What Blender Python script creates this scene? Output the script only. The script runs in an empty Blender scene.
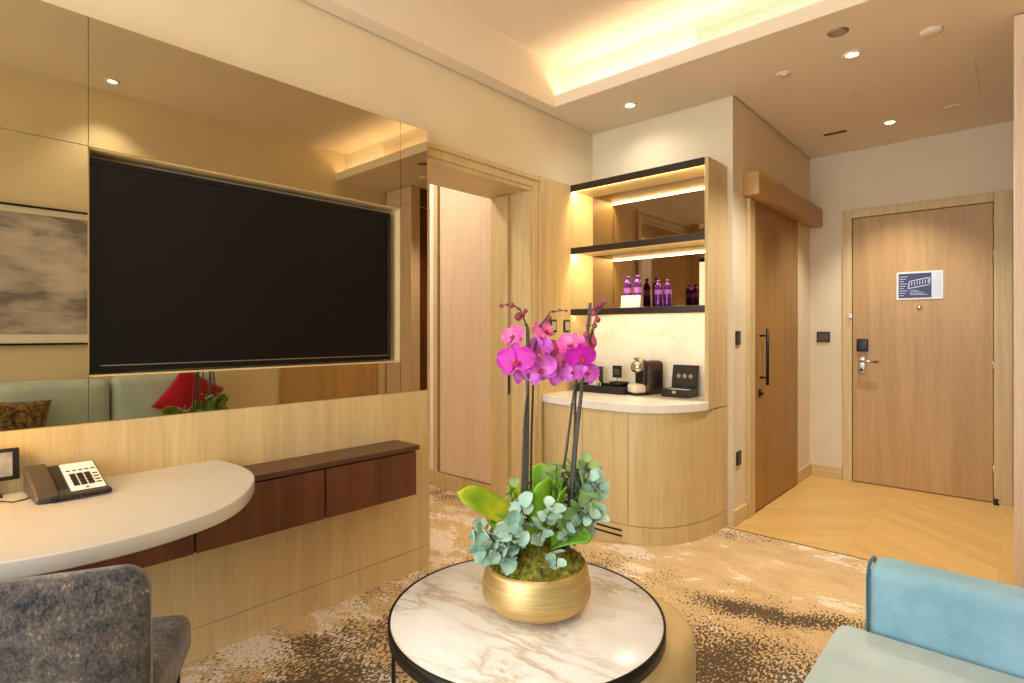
import bpy, bmesh, math, random
from mathutils import Vector, Matrix
R = random.Random(7)
PI = math.pi
scene = bpy.context.scene
COL = scene.collection

# ------------------------------------------------------------------ camera, world, lights, exposure
YAW = math.radians(42.11)
cam_data = bpy.data.cameras.new('camera')
cam_data.sensor_width = 36.0
cam_data.lens = 36.0 * 562.0 / 1024.0
cam_data.shift_y = -9.5 / 1024.0
cam_data.clip_start = 0.02
cam = bpy.data.objects.new('camera', cam_data)
COL.objects.link(cam)
cam.location = (0, 0, 1.22)
cam.rotation_euler = (PI / 2, 0, YAW)
scene.camera = cam

world = bpy.data.worlds.new('sky')
scene.world = world
world.use_nodes = True
bg = world.node_tree.nodes['Background']
bg.inputs['Color'].default_value = (0.90, 0.95, 1.0, 1)
bg.inputs['Strength'].default_value = 3.0

scene.view_settings.view_transform = 'Standard'
scene.view_settings.look = 'None'
scene.view_settings.gamma = 1.0
scene.view_settings.use_curve_mapping = False
scene.view_settings.exposure = 0.17
scene.cycles.max_bounces = 10
scene.cycles.diffuse_bounces = 6
scene.cycles.glossy_bounces = 5
scene.cycles.sample_clamp_indirect = 6.0
scene.cycles.use_denoising = True


def lamp(kind, loc, rot, power, color, **kw):
    d = bpy.data.lights.new(kind.lower() + '_light', kind)
    d.energy = power
    d.color = color
    for k, v in kw.items():
        setattr(d, k, v)
    o = bpy.data.objects.new(kind.lower() + '_light', d)
    COL.objects.link(o)
    o.location = loc
    o.rotation_euler = rot
    return o


WARM = (1.0, 0.94, 0.85)
COVE = (1.0, 0.87, 0.64)
SHELF = (1.0, 0.83, 0.48)
DAY = (0.80, 0.91, 1.0)
# daylight coming in through the window behind the camera
lamp('AREA', (-0.95, -2.42, 1.45), (PI / 2, 0, 0), 92, DAY, shape='RECTANGLE', size=2.5, size_y=2.1)
# LED tape in the ceiling cove
lamp('AREA', (-0.93, 2.985, 2.752), (PI, 0, 0), 5, COVE, shape='RECTANGLE', size=2.66, size_y=0.02)

# ------------------------------------------------------------------ room constants (metres)
XP = -2.28      # face of the mirrored panel
XW = -2.385     # plaster wall on the left
YN = 3.54       # wall behind the minibar niche
XH = -1.335     # left wall of the entrance hall
YD = 5.28       # entrance door wall
XR = 0.43       # wall behind the sofa
YB = -2.35      # window wall behind the camera
ZL, ZH = 2.70, 2.99


# ------------------------------------------------------------------ materials
def srgb(r, g, b):
    def f(c):
        c /= 255.0
        return c / 12.92 if c <= 0.04045 else ((c + 0.055) / 1.055) ** 2.4
    return (f(r), f(g), f(b), 1)


class NT:
    def __init__(self, name):
        self.m = bpy.data.materials.new(name)
        self.m.use_nodes = True
        self.t = self.m.node_tree
        self.b = self.t.nodes['Principled BSDF']
        self.tc = self.t.nodes.new('ShaderNodeTexCoord')

    def n(self, kind, **kw):
        nd = self.t.nodes.new('ShaderNode' + kind)
        for k, v in kw.items():
            if k in ('operation', 'blend_type', 'data_type', 'noise_dimensions', 'feature', 'wave_type', 'bands_direction', 'clamp', 'use_clamp'):
                setattr(nd, k, v)
            else:
                nd.inputs[k].default_value = v
        return nd

    def l(self, a, b):
        self.t.links.new(a, b)

    def coords(self, scale=(1, 1, 1), rot=(0, 0, 0), loc=(0, 0, 0), src='Object'):
        mp = self.n('Mapping', Scale=scale, Rotation=rot, Location=loc)
        self.l(self.tc.outputs[src], mp.inputs['Vector'])
        return mp.outputs['Vector']

    def noise(self, vec, scale=5, detail=4, rough=0.55, dist=0.0):
        nd = self.n('TexNoise', Scale=scale, Detail=detail, Roughness=rough, Distortion=dist)
        self.l(vec, nd.inputs['Vector'])
        return nd.outputs['Fac']

    def ramp(self, fac, stops):
        nd = self.t.nodes.new('ShaderNodeValToRGB')
        el = nd.color_ramp.elements
        while len(el) < len(stops):
            el.new(0.5)
        for e, (p, c) in zip(el, stops):
            e.position = p
            e.color = c if len(c) == 4 else (*c, 1)
        self.l(fac, nd.inputs['Fac'])
        return nd.outputs['Color']

    def math(self, op, a, b=None, c=None, clamp=False):
        nd = self.n('Math', operation=op, use_clamp=clamp)
        for i, v in enumerate((a, b, c)):
            if v is None:
                continue
            if isinstance(v, (int, float)):
                nd.inputs[i].default_value = v
            else:
                self.l(v, nd.inputs[i])
        return nd.outputs[0]

    def mix(self, fac, a, b, mode='MIX'):
        nd = self.n('MixRGB', blend_type=mode)
        for i, v in zip(('Fac', 'Color1', 'Color2'), (fac, a, b)):
            if isinstance(v, (int, float)):
                nd.inputs[i].default_value = v
            elif isinstance(v, tuple):
                nd.inputs[i].default_value = v
            else:
                self.l(v, nd.inputs[i])
        return nd.outputs['Color']

    def set(self, color=None, rough=None, metal=None, spec=None, bump=None, bump_str=0.1, bump_dist=0.002, **kw):
        b = self.b
        if color is not None:
            if isinstance(color, tuple):
                b.inputs['Base Color'].default_value = color
            else:
                self.l(color, b.inputs['Base Color'])
        if rough is not None:
            if isinstance(rough, (int, float)):
                b.inputs['Roughness'].default_value = rough
            else:
                self.l(rough, b.inputs['Roughness'])
        if metal is not None:
            b.inputs['Metallic'].default_value = metal
        if spec is not None:
            b.inputs['Specular IOR Level'].default_value = spec
        if bump is not None:
            bn = self.n('Bump', Strength=bump_str, Distance=bump_dist)
            self.l(bump, bn.inputs['Height'])
            self.l(bn.outputs['Normal'], b.inputs['Normal'])
        for k, v in kw.items():
            b.inputs[k.replace('_', ' ')].default_value = v
        return self.m


def plain(name, rgb, rough=0.5, metal=0.0, spec=0.5, var=0.06, nscale=14, bump=0.0):
    t = NT(name)
    c = srgb(*rgb)
    f = t.noise(t.coords(), nscale, 4)
    dk = tuple(x * (1 - var) for x in c[:3]) + (1,)
    lt = tuple(min(1, x * (1 + var)) for x in c[:3]) + (1,)
    col = t.ramp(f, [(0.3, dk), (0.7, lt)])
    if bump:
        return t.set(col, rough, metal, spec, bump=t.noise(t.coords(), nscale * 12, 3), bump_str=bump)
    return t.set(col, rough, metal, spec)


def emit(name, rgb, strength):
    t = NT(name)
    t.set(srgb(*rgb), 0.5)
    t.b.inputs['Emission Color'].default_value = srgb(*rgb)
    t.b.inputs['Emission Strength'].default_value = strength
    return t.m


def wood(name, dark, light, axis='z', rough=0.42, grain=1.0, leaf=None):
    t = NT(name)
    ln, cr = 0.55, 11.0
    s = {'x': (ln, cr, cr), 'y': (cr, ln, cr), 'z': (cr, cr, ln)}[axis]
    v = t.coords(s)
    f = t.noise(v, 1.6 * grain, 5, 0.6, 0.6)
    s2 = {'x': (3, 110, 110), 'y': (110, 3, 110), 'z': (110, 110, 3)}[axis]
    p = t.noise(t.coords(s2), 1.6, 3, 0.6)
    col = t.ramp(f, [(0.28, srgb(*dark)), (0.5, srgb(*[(a + b) / 2 for a, b in zip(dark, light)])), (0.74, srgb(*light))])
    pore = t.ramp(p, [(0.36, (0.84, 0.80, 0.74)), (0.52, (1, 1, 1))])
    col = t.mix(0.55, col, pore, 'MULTIPLY')
    if leaf:
        ax, w = leaf
        sep = t.n('SeparateXYZ')
        t.l(t.tc.outputs['Object'], sep.inputs[0])
        k = t.math('FLOOR', t.math('DIVIDE', sep.outputs[ax.upper()], w))
        wn = t.n('TexWhiteNoise', noise_dimensions='1D')
        t.l(k, wn.inputs['W'])
        tone = t.ramp(wn.outputs['Value'], [(0, (0.95, 0.945, 0.935)), (1, (1.02, 1.02, 1.0))])
        col = t.mix(1.0, col, tone, 'MULTIPLY')
    return t.set(col, rough, 0, 0.4, bump=p, bump_str=0.08)


OAK_D, OAK_L = (200, 174, 126), (220, 196, 146)
M = {}
M['oak'] = wood('oak_veneer', OAK_D, OAK_L, 'z', leaf=('y', 0.21))
M['oak_x'] = wood('oak_veneer_niche', (204, 180, 132), (222, 200, 150), 'z', leaf=('x', 0.34))
M['oak_y'] = wood('oak_rail', OAK_D, OAK_L, 'y')
M['oak_gold_y'] = wood('golden_oak_rail', (172, 134, 76), (194, 154, 92), 'y')
M['oak_h'] = wood('oak_rail_across', OAK_D, OAK_L, 'x')
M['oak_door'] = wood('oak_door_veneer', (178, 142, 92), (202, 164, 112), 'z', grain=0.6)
M['oak_slide'] = wood('shaded_oak_veneer', (146, 106, 50), (166, 124, 62), 'z', grain=0.6)  # sliding door oak, with the hall-side shade put into its darker tone
M['oak_pale'] = wood('pale_oak_veneer', (216, 190, 160), (228, 204, 176), 'z')
M['walnut'] = wood('walnut_veneer', (84, 47, 28), (122, 74, 46), 'z', 0.38)
M['walnut_y'] = wood('walnut_top', (76, 48, 34), (106, 68, 48), 'y', 0.36)
M['plaster'] = plain('cream_plaster', (226, 211, 178), 0.85, var=0.03, nscale=3, bump=0.05)
M['plaster_cool'] = plain('pale_plaster', (222, 208, 180), 0.85, var=0.03, nscale=3, bump=0.05)
M['ceiling'] = plain('ceiling_paint', (232, 218, 196), 0.9, var=0.02, nscale=2)
M['joint'] = plain('ceiling_joint', (206, 190, 166), 0.9, var=0.02)
M['white'] = plain('white_paint', (240, 236, 228), 0.6, var=0.02)
M['black_metal'] = plain('black_metal', (34, 31, 30), 0.4, 0.6)
M['bronze'] = plain('dark_bronze_shelf', (66, 56, 50), 0.35, 0.5)
M['black'] = plain('black_plastic', (26, 24, 23), 0.4)
M['grey_plastic'] = plain('dark_brown_grey_plastic', (74, 64, 54), 0.42)
M['chrome'] = plain('chrome', (205, 200, 192), 0.18, 1.0)
M['steel'] = plain('brushed_steel', (180, 172, 160), 0.35, 1.0)
M['screen'] = plain('television_glass', (4, 4, 5), 0.36, 0, 0.26, var=0.01)
M['bezel'] = plain('black_bezel', (9, 9, 9), 0.35, 0, 0.25, var=0.02)
M['paper'] = plain('white_paper', (240, 238, 232), 0.7, var=0.02)
M['led'] = emit('led_diffuser', (255, 214, 140), 9.0)
M['lens'] = emit('downlight_lens', (255, 226, 170), 30.0)
M['globe'] = emit('amber_globe', (255, 186, 10), 56.0)
M['glow'] = emit('cove_led_tape', (255, 210, 140), 4.0)

t = NT('smoked_bronze_mirror')
M['mirror'] = t.set(t.ramp(t.noise(t.coords(), 1.2, 2), [(0.2, (0.45, 0.375, 0.235)), (0.8, (0.48, 0.40, 0.255))]), 0.012, 1.0)
t = NT('smoked_niche_mirror')
M['mirror_niche'] = t.set(t.ramp(t.noise(t.coords(), 1.2, 2), [(0.2, (0.30, 0.225, 0.16)), (0.8, (0.33, 0.25, 0.18))]), 0.015, 1.0)

# white veined marble
def marble(name, base, vein, cloud, sc=1.0, rot=0.5, amount=0.5):
    t = NT(name)
    mp = t.n('Mapping', Rotation=(0, 0, rot), Scale=(1.0 / sc, 0.36 / sc, 0.7 / sc))
    mp.vector_type = 'TEXTURE'
    t.l(t.tc.outputs['Object'], mp.inputs['Vector'])
    v = mp.outputs['Vector']
    n1 = t.noise(v, 2.2, 7, 0.62, 0.45)
    ridge = t.math('ABSOLUTE', t.math('SUBTRACT', n1, 0.5))
    vm = t.ramp(ridge, [(0.0, (1, 1, 1)), (0.05, (0.15, 0.15, 0.15)), (0.13, (0, 0, 0))])
    cl = t.ramp(t.noise(v, 3.0, 5, 0.6, 0.8), [(0.45, (0, 0, 0)), (0.75, (1, 1, 1))])
    c = t.mix(t.math('MULTIPLY', cl, 0.55), srgb(*base), srgb(*cloud))
    gate = t.ramp(t.noise(t.coords((1, 1, 1), loc=(3, 1, 0)), 2.3 * sc, 2), [(0.42, (0, 0, 0)), (0.62, (1, 1, 1))])
    c = t.mix(t.math('MULTIPLY', t.math('MULTIPLY', vm, gate), amount), c, srgb(*vein))
    return t.set(c, 0.22, 0, 0.5)


M['marble_table'] = marble('veined_table_marble', (228, 225, 220), (176, 146, 112), (218, 208, 194), 1.5, -0.62, 0.72)
M['marble_counter'] = marble('pale_counter_marble', (236, 231, 222), (196, 180, 156), (222, 214, 200), 1.6, 0.3, 0.4)
M['marble_desk'] = marble('cream_desk_stone', (200, 195, 188), (196, 182, 160), (204, 196, 182), 3.0, 0.2, 0.3)

# carpet
def carpet():
    t = NT('patterned_carpet')
    o = t.coords()
    big = t.noise(t.coords((1, 1, 1), (0, 0, 0.4)), 2.6, 6, 0.66, 0.3)
    fine = t.noise(t.coords((1, 0.5, 1), (0, 0, 0.5)), 108, 2, 0.6)
    field = t.math('SUBTRACT', t.math('MULTIPLY', big, 0.75), 0.415)
    for (x, y, rx, ry, rot, a) in ((-1.80, 0.95, 0.36, 1.0, 0.0, 0.20), (-0.95, 2.52, 0.34, 0.13, 0.25, 0.22), (-0.62, 2.62, 0.30, 0.12, 0.5, 0.24), (-0.75, 2.05, 0.62, 0.36, 0.0, 0.22),
                                   (-1.9, 2.35, 0.25, 0.5, 0.2, 0.10), (-1.1, 3.05, 1.0, 0.35, 0.0, -0.25), (-1.95, 2.85, 0.5, 0.3, 0, -0.15), (-1.55, 1.75, 0.15, 0.25, 0, 0.10)):
        mp = t.n('Mapping', Location=(x, y, 0), Rotation=(0, 0, rot), Scale=(rx, ry, 1))
        mp.vector_type = 'TEXTURE'
        t.l(t.tc.outputs['Object'], mp.inputs['Vector'])
        ln = t.n('VectorMath', operation='LENGTH')
        t.l(mp.outputs['Vector'], ln.inputs[0])
        bumpv = t.math('SUBTRACT', 1.0, ln.outputs['Value'], clamp=True)
        field = t.math('ADD', field, t.math('MULTIPLY', bumpv, a * 1.25))
    thr = t.math('ADD', fine, field)
    dark = t.ramp(thr, [(0.565, (0, 0, 0)), (0.595, (1, 1, 1))])
    sx = t.n('SeparateXYZ')
    t.l(o, sx.inputs[0])
    west = t.math('MULTIPLY', t.math('SUBTRACT', -1.25, sx.outputs['X'], clamp=True), 0.07)
    cn = t.math('ADD', t.noise(t.coords((1, 1.5, 1), (0, 0, 0.5), (5, 2, 0)), 3.0, 7, 0.7, 0.25), west)
    tone = t.ramp(cn, [(0.34, srgb(194, 164, 120)), (0.5, srgb(212, 182, 134)), (0.582, srgb(216, 188, 142)), (0.602, srgb(234, 216, 190)), (0.72, srgb(234, 218, 196))])
    fleck = t.ramp(t.noise(o, 120, 3, 0.7), [(0.34, (0.70, 0.68, 0.66)), (0.5, (0.98, 0.98, 0.98)), (0.62, (1.08, 1.07, 1.06))])
    c = t.mix(1.0, tone, fleck, 'MULTIPLY')
    br = t.ramp(t.noise(t.coords((1, 1, 1), loc=(9, 4, 0)), 60.0, 3), [(0.4, srgb(44, 36, 34)), (0.62, srgb(84, 68, 56))])
    c = t.mix(t.math('MULTIPLY', dark, 0.88), c, br)
    return t.set(c, 0.95, 0, 0.1, bump=t.noise(o, 260, 2), bump_str=0.5, bump_dist=0.004)


M['carpet'] = carpet()


def chevron():
    t = NT('honey_chevron_parquet')
    sep = t.n('SeparateXYZ')
    t.l(t.tc.outputs['Object'], sep.inputs[0])
    x, y = sep.outputs['X'], sep.outputs['Y']
    p = t.math('PINGPONG', t.math('ADD', x, 0.72 + 6.4), 0.64)
    leg = t.math('FLOOR', t.math('DIVIDE', t.math('ADD', x, 0.72 + 6.4), 0.64))
    v = t.math('ADD', y, t.math('MULTIPLY', p, 0.85))
    k = t.math('DIVIDE', v, 0.115)
    idx = t.math('ADD', t.math('FLOOR', k), t.math('MULTIPLY', leg, 37.0))
    wn = t.n('TexWhiteNoise', noise_dimensions='1D')
    t.l(idx, wn.inputs['W'])
    cmb = t.n('CombineXYZ')
    t.l(t.math('MULTIPLY', v, 28.0), cmb.inputs['X'])
    t.l(t.math('MULTIPLY', p, 2.0), cmb.inputs['Y'])
    t.l(idx, cmb.inputs['Z'])
    g = t.noise(cmb.outputs[0], 1.0, 4, 0.6, 0.4)
    base = t.ramp(g, [(0.3, srgb(206, 164, 94)), (0.7, srgb(222, 182, 112))])
    tone = t.ramp(wn.outputs['Value'], [(0, (0.93, 0.92, 0.90)), (1, (1.04, 1.03, 1.02))])
    c = t.mix(1.0, base, tone, 'MULTIPLY')
    fr = t.math('FRACT', k)
    gap = t.math('GREATER_THAN', t.math('ABSOLUTE', t.math('SUBTRACT', fr, 0.5)), 0.485)
    pj = t.math('LESS_THAN', t.math('MINIMUM', p, t.math('SUBTRACT', 0.64, p)), 0.0018)
    c = t.mix(t.math('MULTIPLY', t.math('MAXIMUM', gap, pj), 0.16), c, srgb(120, 80, 40))
    return t.set(c, 0.33, 0, 0.4)


M['parquet'] = chevron()


def fabric(name, a, b, sc=5, rough=0.9, sheen=0.3, weave=420, sharp=(0.35, 0.65), bump=0.25, stretch=(1, 1, 1)):
    t = NT(name)
    f = t.noise(t.coords(stretch), sc, 6, 0.65)
    c = t.ramp(f, [(sharp[0], srgb(*a)), (sharp[1], srgb(*b))])
    m = t.set(c, rough, 0, 0.15, bump=t.noise(t.coords(), weave, 2), bump_str=bump, bump_dist=0.002)
    t.b.inputs['Sheen Weight'].default_value = sheen
    return m


M['teal'] = fabric('teal_velvet', (122, 164, 180), (146, 184, 198), 6)
M['teal_pale'] = fabric('pale_teal_velvet', (168, 186, 184), (186, 202, 198), 4)
M['teal_dark'] = fabric('dark_teal_piping', (40, 92, 112), (50, 104, 122), 6)
M['red'] = fabric('red_fabric', (150, 16, 34), (178, 26, 44), 8)
M['brown_pattern'] = fabric('brown_gold_fabric', (66, 50, 34), (150, 116, 66), 42, sharp=(0.42, 0.58))
M['pouf'] = fabric('mustard_leather', (198, 168, 112), (214, 186, 132), 5, 0.55, 0.1, 200, bump=0.1)


def chenille():
    t = NT('mottled_grey_chenille')
    f1 = t.noise(t.coords((1, 1, 0.8)), 22, 6, 0.75)
    f2 = t.noise(t.coords((1, 1, 0.6)), 190, 4, 0.75)
    f = t.math('ADD', t.math('MULTIPLY', f1, 0.6), t.math('MULTIPLY', f2, 0.55))
    c = t.ramp(f, [(0.46, srgb(30, 30, 34)), (0.56, srgb(72, 66, 64)), (0.65, srgb(98, 88, 80)), (0.75, srgb(170, 150, 120))])
    m = t.set(c, 0.85, 0, 0.2, bump=f2, bump_str=0.5, bump_dist=0.003)
    t.b.inputs['Sheen Weight'].default_value = 0.3
    return m


M['chenille'] = chenille()

t = NT('brushed_gold_metal')
gf = t.noise(t.coords((2, 2, 60)), 3, 4)
M['gold'] = t.set(t.ramp(gf, [(0.3, srgb(196, 164, 104)), (0.7, srgb(222, 196, 138))]), 0.45, 0.8, bump=gf, bump_str=0.06)
t = NT('green_moss')
M['moss'] = t.set(t.ramp(t.noise(t.coords(), 55, 4), [(0.3, srgb(84, 84, 20)), (0.5, srgb(146, 140, 44)), (0.7, srgb(186, 180, 80))]), 0.95,
                  bump=t.noise(t.coords(), 180, 3), bump_str=1.0, bump_dist=0.01)


def leafmat(name, a, b, sc=16, trans=0.15, rough=0.4):
    t = NT(name)
    c = t.ramp(t.noise(t.coords(), sc, 3, 0.5), [(0.3, srgb(*a)), (0.7, srgb(*b))])
    t.set(c, rough, 0, 0.4)
    t.b.inputs['Transmission Weight'].default_value = 0.0
    t.b.inputs['Subsurface Weight'].default_value = trans
    t.b.inputs['Subsurface Radius'].default_value = (0.01, 0.012, 0.006)
    t.b.inputs['Subsurface Scale'].default_value = 0.3
    return t.m


M['leaf'] = leafmat('orchid_leaf', (86, 138, 22), (140, 184, 44), 9)
M['leaf_yellow'] = leafmat('yellowing_orchid_leaf', (112, 150, 18), (182, 188, 36), 14)
M['eucalyptus'] = leafmat('eucalyptus_leaf', (122, 166, 144), (190, 214, 196), 14, rough=0.6)
M['eucalyptus_green'] = leafmat('green_eucalyptus_leaf', (120, 160, 90), (170, 198, 136), 14, rough=0.6)
M['petal'] = leafmat('magenta_petal', (176, 4, 150), (206, 22, 178), 30, rough=0.5)
M['petal_lilac'] = leafmat('lilac_petal', (192, 50, 190), (226, 128, 218), 34, rough=0.5)
M['petal_pink'] = leafmat('pink_petal', (196, 40, 138), (230, 124, 178), 38, rough=0.5)
M['lip'] = leafmat('dark_lip', (140, 4, 76), (206, 70, 84), 60)
M['bud'] = leafmat('orchid_bud', (120, 40, 60), (170, 74, 100), 40)
M['stem'] = plain('brown_stem', (76, 68, 54), 0.6)
M['stake'] = plain('grey_brown_stake', (72, 69, 66), 0.6)
M['purple'] = plain('purple_bottle', (92, 30, 112), 0.15, 0.5, var=0.3, nscale=60)
M['purple_label'] = plain('pale_purple_label', (150, 84, 168), 0.35, var=0.5, nscale=120)
M['coffee_body'] = plain('bronze_black_machine', (76, 62, 50), 0.3, 0.5)
M['cream_plastic'] = plain('cream_plastic', (232, 220, 196), 0.35)
M['amber'] = plain('amber_wood', (190, 128, 66), 0.5)
M['navy'] = plain('navy_print', (44, 48, 96), 0.4, var=0.15, nscale=30)
M['pale_blue'] = plain('pale_blue_print', (206, 216, 232), 0.4)
M['glass_dark'] = plain('grey_display', (150, 146, 138), 0.3, var=0.3, nscale=25)


# ------------------------------------------------------------------ mesh builder
class MB:
    def __init__(self):
        self.bm = bmesh.new()
        self.mi = 0

    def add(self, verts, faces, smooth=False):
        vs = [self.bm.verts.new(v) for v in verts]
        out = []
        for f in faces:
            try:
                fc = self.bm.faces.new([vs[i] for i in f])
                fc.smooth = smooth
                fc.material_index = self.mi
                out.append(fc)
            except ValueError:
                pass
        return vs

    def merge(self, other, mat=None, smooth=None):
        vm = {}
        for v in other.verts:
            vm[v] = self.bm.verts.new(mat @ v.co if mat else v.co)
        for f in other.faces:
            try:
                nf = self.bm.faces.new([vm[v] for v in f.verts])
                nf.smooth = f.smooth if smooth is None else smooth
                nf.material_index = self.mi
            except ValueError:
                pass
        other.free()

    def box(self, x0, x1, y0, y1, z0, z1, r=0.0, seg=2, mat=None):
        b = bmesh.new()
        bmesh.ops.create_cube(b, size=1)
        for v in b.verts:
            v.co = Vector(((x0 + x1) / 2 + v.co.x * (x1 - x0), (y0 + y1) / 2 + v.co.y * (y1 - y0), (z0 + z1) / 2 + v.co.z * (z1 - z0)))
        if r > 0:
            bmesh.ops.bevel(b, geom=list(b.edges), offset=min(r, 0.49 * min(abs(x1 - x0), abs(y1 - y0), abs(z1 - z0))), segments=seg, profile=0.5, affect='EDGES')
            for f in b.faces:
                f.smooth = seg > 1
        self.merge(b, mat)
        return self

    def prism(self, pts, z0, z1, r=0.0, seg=2, mat=None, smooth=False):
        b = bmesh.new()
        lo = [b.verts.new((p[0], p[1], z0)) for p in pts]
        hi = [b.verts.new((p[0], p[1], z1)) for p in pts]
        n = len(pts)
        b.faces.new(list(reversed(lo)))
        b.faces.new(hi)
        for i in range(n):
            f = b.faces.new((lo[i], lo[(i + 1) % n], hi[(i + 1) % n], hi[i]))
            f.smooth = smooth
        bmesh.ops.recalc_face_normals(b, faces=b.faces)
        if r > 0:
            ed = [e for e in b.edges if abs(e.verts[0].co.z - e.verts[1].co.z) < 1e-6]
            bmesh.ops.bevel(b, geom=ed, offset=r, segments=seg, profile=0.5, affect='EDGES')
        self.merge(b, mat)
        return self

    def lathe(self, prof, n=40, c=(0, 0, 0), mat=None, smooth=True, cap=True):
        b = bmesh.new()
        rings = []
        for (r, z) in prof:
            rings.append([b.verts.new((c[0] + r * math.cos(2 * PI * i / n), c[1] + r * math.sin(2 * PI * i / n), c[2] + z)) for i in range(n)])
        for a, d in zip(rings, rings[1:]):
            for i in range(n):
                f = b.faces.new((a[i], a[(i + 1) % n], d[(i + 1) % n], d[i]))
                f.smooth = smooth
        if cap:
            if prof[0][0] > 1e-5:
                b.faces.new(list(reversed(rings[0])))
            if prof[-1][0] > 1e-5:
                b.faces.new(rings[-1])
        self.merge(b, mat)
        return self

    def tube(self, pts, rad, n=8, smooth=True):
        pts = [Vector(p) for p in pts]
        if isinstance(rad, (int, float)):
            rad = [rad] * len(pts)
        rings = []
        up = None
        for i, p in enumerate(pts):
            d = (pts[min(i + 1, len(pts) - 1)] - pts[max(i - 1, 0)]).normalized()
            if up is None:
                up = d.orthogonal().normalized()
            else:
                up = (up - d * up.dot(d))
                up = up.normalized() if up.length > 1e-6 else d.orthogonal().normalized()
            sd = d.cross(up)
            rings.append([self.bm.verts.new(p + (up * math.cos(2 * PI * k / n) + sd * math.sin(2 * PI * k / n)) * rad[i]) for k in range(n)])
        for a, d in zip(rings, rings[1:]):
            for k in range(n):
                f = self.bm.faces.new((a[k], a[(k + 1) % n], d[(k + 1) % n], d[k]))
                f.smooth = smooth
                f.material_index = self.mi
        for rg, rv in ((rings[0], True), (rings[-1], False)):
            f = self.bm.faces.new(list(reversed(rg)) if rv else rg)
            f.material_index = self.mi
        return self

    def cushion(self, x0, x1, y0, y1, z0, z1, r=0.05, bulge=(0, 0, 0), n=12, mat=None):
        h = Vector(((x1 - x0) / 2, (y1 - y0) / 2, (z1 - z0) / 2))
        c = Vector(((x0 + x1) / 2, (y0 + y1) / 2, (z0 + z1) / 2))
        b = bmesh.new()
        seen = {}

        def vert(p):
            k = tuple(round(a, 5) for a in p)
            if k not in seen:
                q = Vector([max(-(h[i] - r), min(h[i] - r, p[i] * h[i])) for i in range(3)])
                d = Vector([p[i] * h[i] - q[i] for i in range(3)])
                if d.length > 1e-9:
                    # spread samples over the rounded border
                    d = d.normalized() * r
                o = q + d
                w = [(1 - p[i] ** 2) for i in range(3)]
                o.x += bulge[0] * p[0] * w[1] * w[2]
                o.y += bulge[1] * p[1] * w[0] * w[2]
                o.z += bulge[2] * p[2] * w[0] * w[1]
                seen[k] = b.verts.new(c + o)
            return seen[k]

        def g(i, ax):
            # denser samples near the borders
            s = -1 + 2 * i / n
            k = max(0.0, 1 - r / h[ax])
            m = 4
            if i <= m:
                return -1 + (1 - k) * (1 - math.cos(PI / 2 * i / m)) if False else -1 + (1 - k) * i / m
            if i >= n - m:
                return 1 - (1 - k) * (n - i) / m
            return -k + 2 * k * (i - m) / (n - 2 * m)
        for ax in range(3):
            for s in (-1, 1):
                u, w = [a for a in range(3) if a != ax]
                for i in range(n):
                    for j in range(n):
                        q = []
                        for (di, dj) in ((0, 0), (1, 0), (1, 1), (0, 1)):
                            p = [0, 0, 0]
                            p[ax] = s
                            p[u] = g(i + di, u)
                            p[w] = g(j + dj, w)
                            q.append(vert(p))
                        try:
                            b.faces.new(q)
                        except ValueError:
                            pass
        bmesh.ops.recalc_face_normals(b, faces=b.faces)
        self.merge(b, mat, smooth=True)
        return self

    def pillow(self, w, hgt, th, n=16, mat=None):
        b = bmesh.new()
        g = {}
        for s in (1, -1):
            for i in range(n + 1):
                for j in range(n + 1):
                    u, v = -1 + 2 * i / n, -1 + 2 * j / n
                    edge = i in (0, n) or j in (0, n)
                    if edge and s == -1:
                        g[(s, i, j)] = g[(1, i, j)]
                        continue
                    t_ = ((1 - u * u) * (1 - v * v)) ** 0.45 * th / 2
                    pin = 1 - 0.07 * (1 - (u * u)) * (v * v) , 1 - 0.07 * (1 - v * v) * (u * u)
                    g[(s, i, j)] = b.verts.new((u * w / 2 * pin[1], s * t_, v * hgt / 2 * pin[0]))
        for s in (1, -1):
            for i in range(n):
                for j in range(n):
                    b.faces.new((g[(s, i, j)], g[(s, i + 1, j)], g[(s, i + 1, j + 1)], g[(s, i, j + 1)]))
        bmesh.ops.recalc_face_normals(b, faces=b.faces)
        self.merge(b, mat, smooth=True)
        return self

    def petal(self, L, W, cup=0.2, tip=0.6, mat=None, nu=8, nv=6, wave=0.0, base=0.12, thick=0.0):
        """leaf or petal along +x, width along y, cupped to +z"""
        b = bmesh.new()
        rows = []
        for i in range(nu + 1):
            u = i / nu
            w = W / 2 * max(base * (1 - u), max(0.0, 1 - abs(2 * u ** tip - 1) ** 2.3) ** (1 / 2.1))
            if i == nu:
                w = W * 0.10
            row = []
            for j in range(nv + 1):
                v = -1 + 2 * j / nv
                z = cup * W * (v * v) * 0.5 - cup * L * 0.5 * u * u + wave * W * math.sin(6 * u + 3 * v) * abs(v)
                row.append(b.verts.new((u * L, v * w, z)))
            rows.append(row)
        for r0, r1 in zip(rows, rows[1:]):
            for j in range(nv):
                b.faces.new((r0[j], r1[j], r1[j + 1], r0[j + 1]))
        bmesh.ops.recalc_face_normals(b, faces=b.faces)
        self.merge(b, mat, smooth=True)
        return self

    def build(self, name, mat, parent=None, off=None, flat=False):
        if off is not None:
            o_ = Vector(off)
            for v in self.bm.verts:
                v.co -= o_
        bmesh.ops.recalc_face_normals(self.bm, faces=self.bm.faces) if flat else None
        me = bpy.data.meshes.new(name)
        self.bm.to_mesh(me)
        self.bm.free()
        o = bpy.data.objects.new(name, me)
        COL.objects.link(o)
        for m in (mat if isinstance(mat, (list, tuple)) else [mat]):
            me.materials.append(m)
        if parent is not None:
            o.parent = parent
        return o


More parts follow.
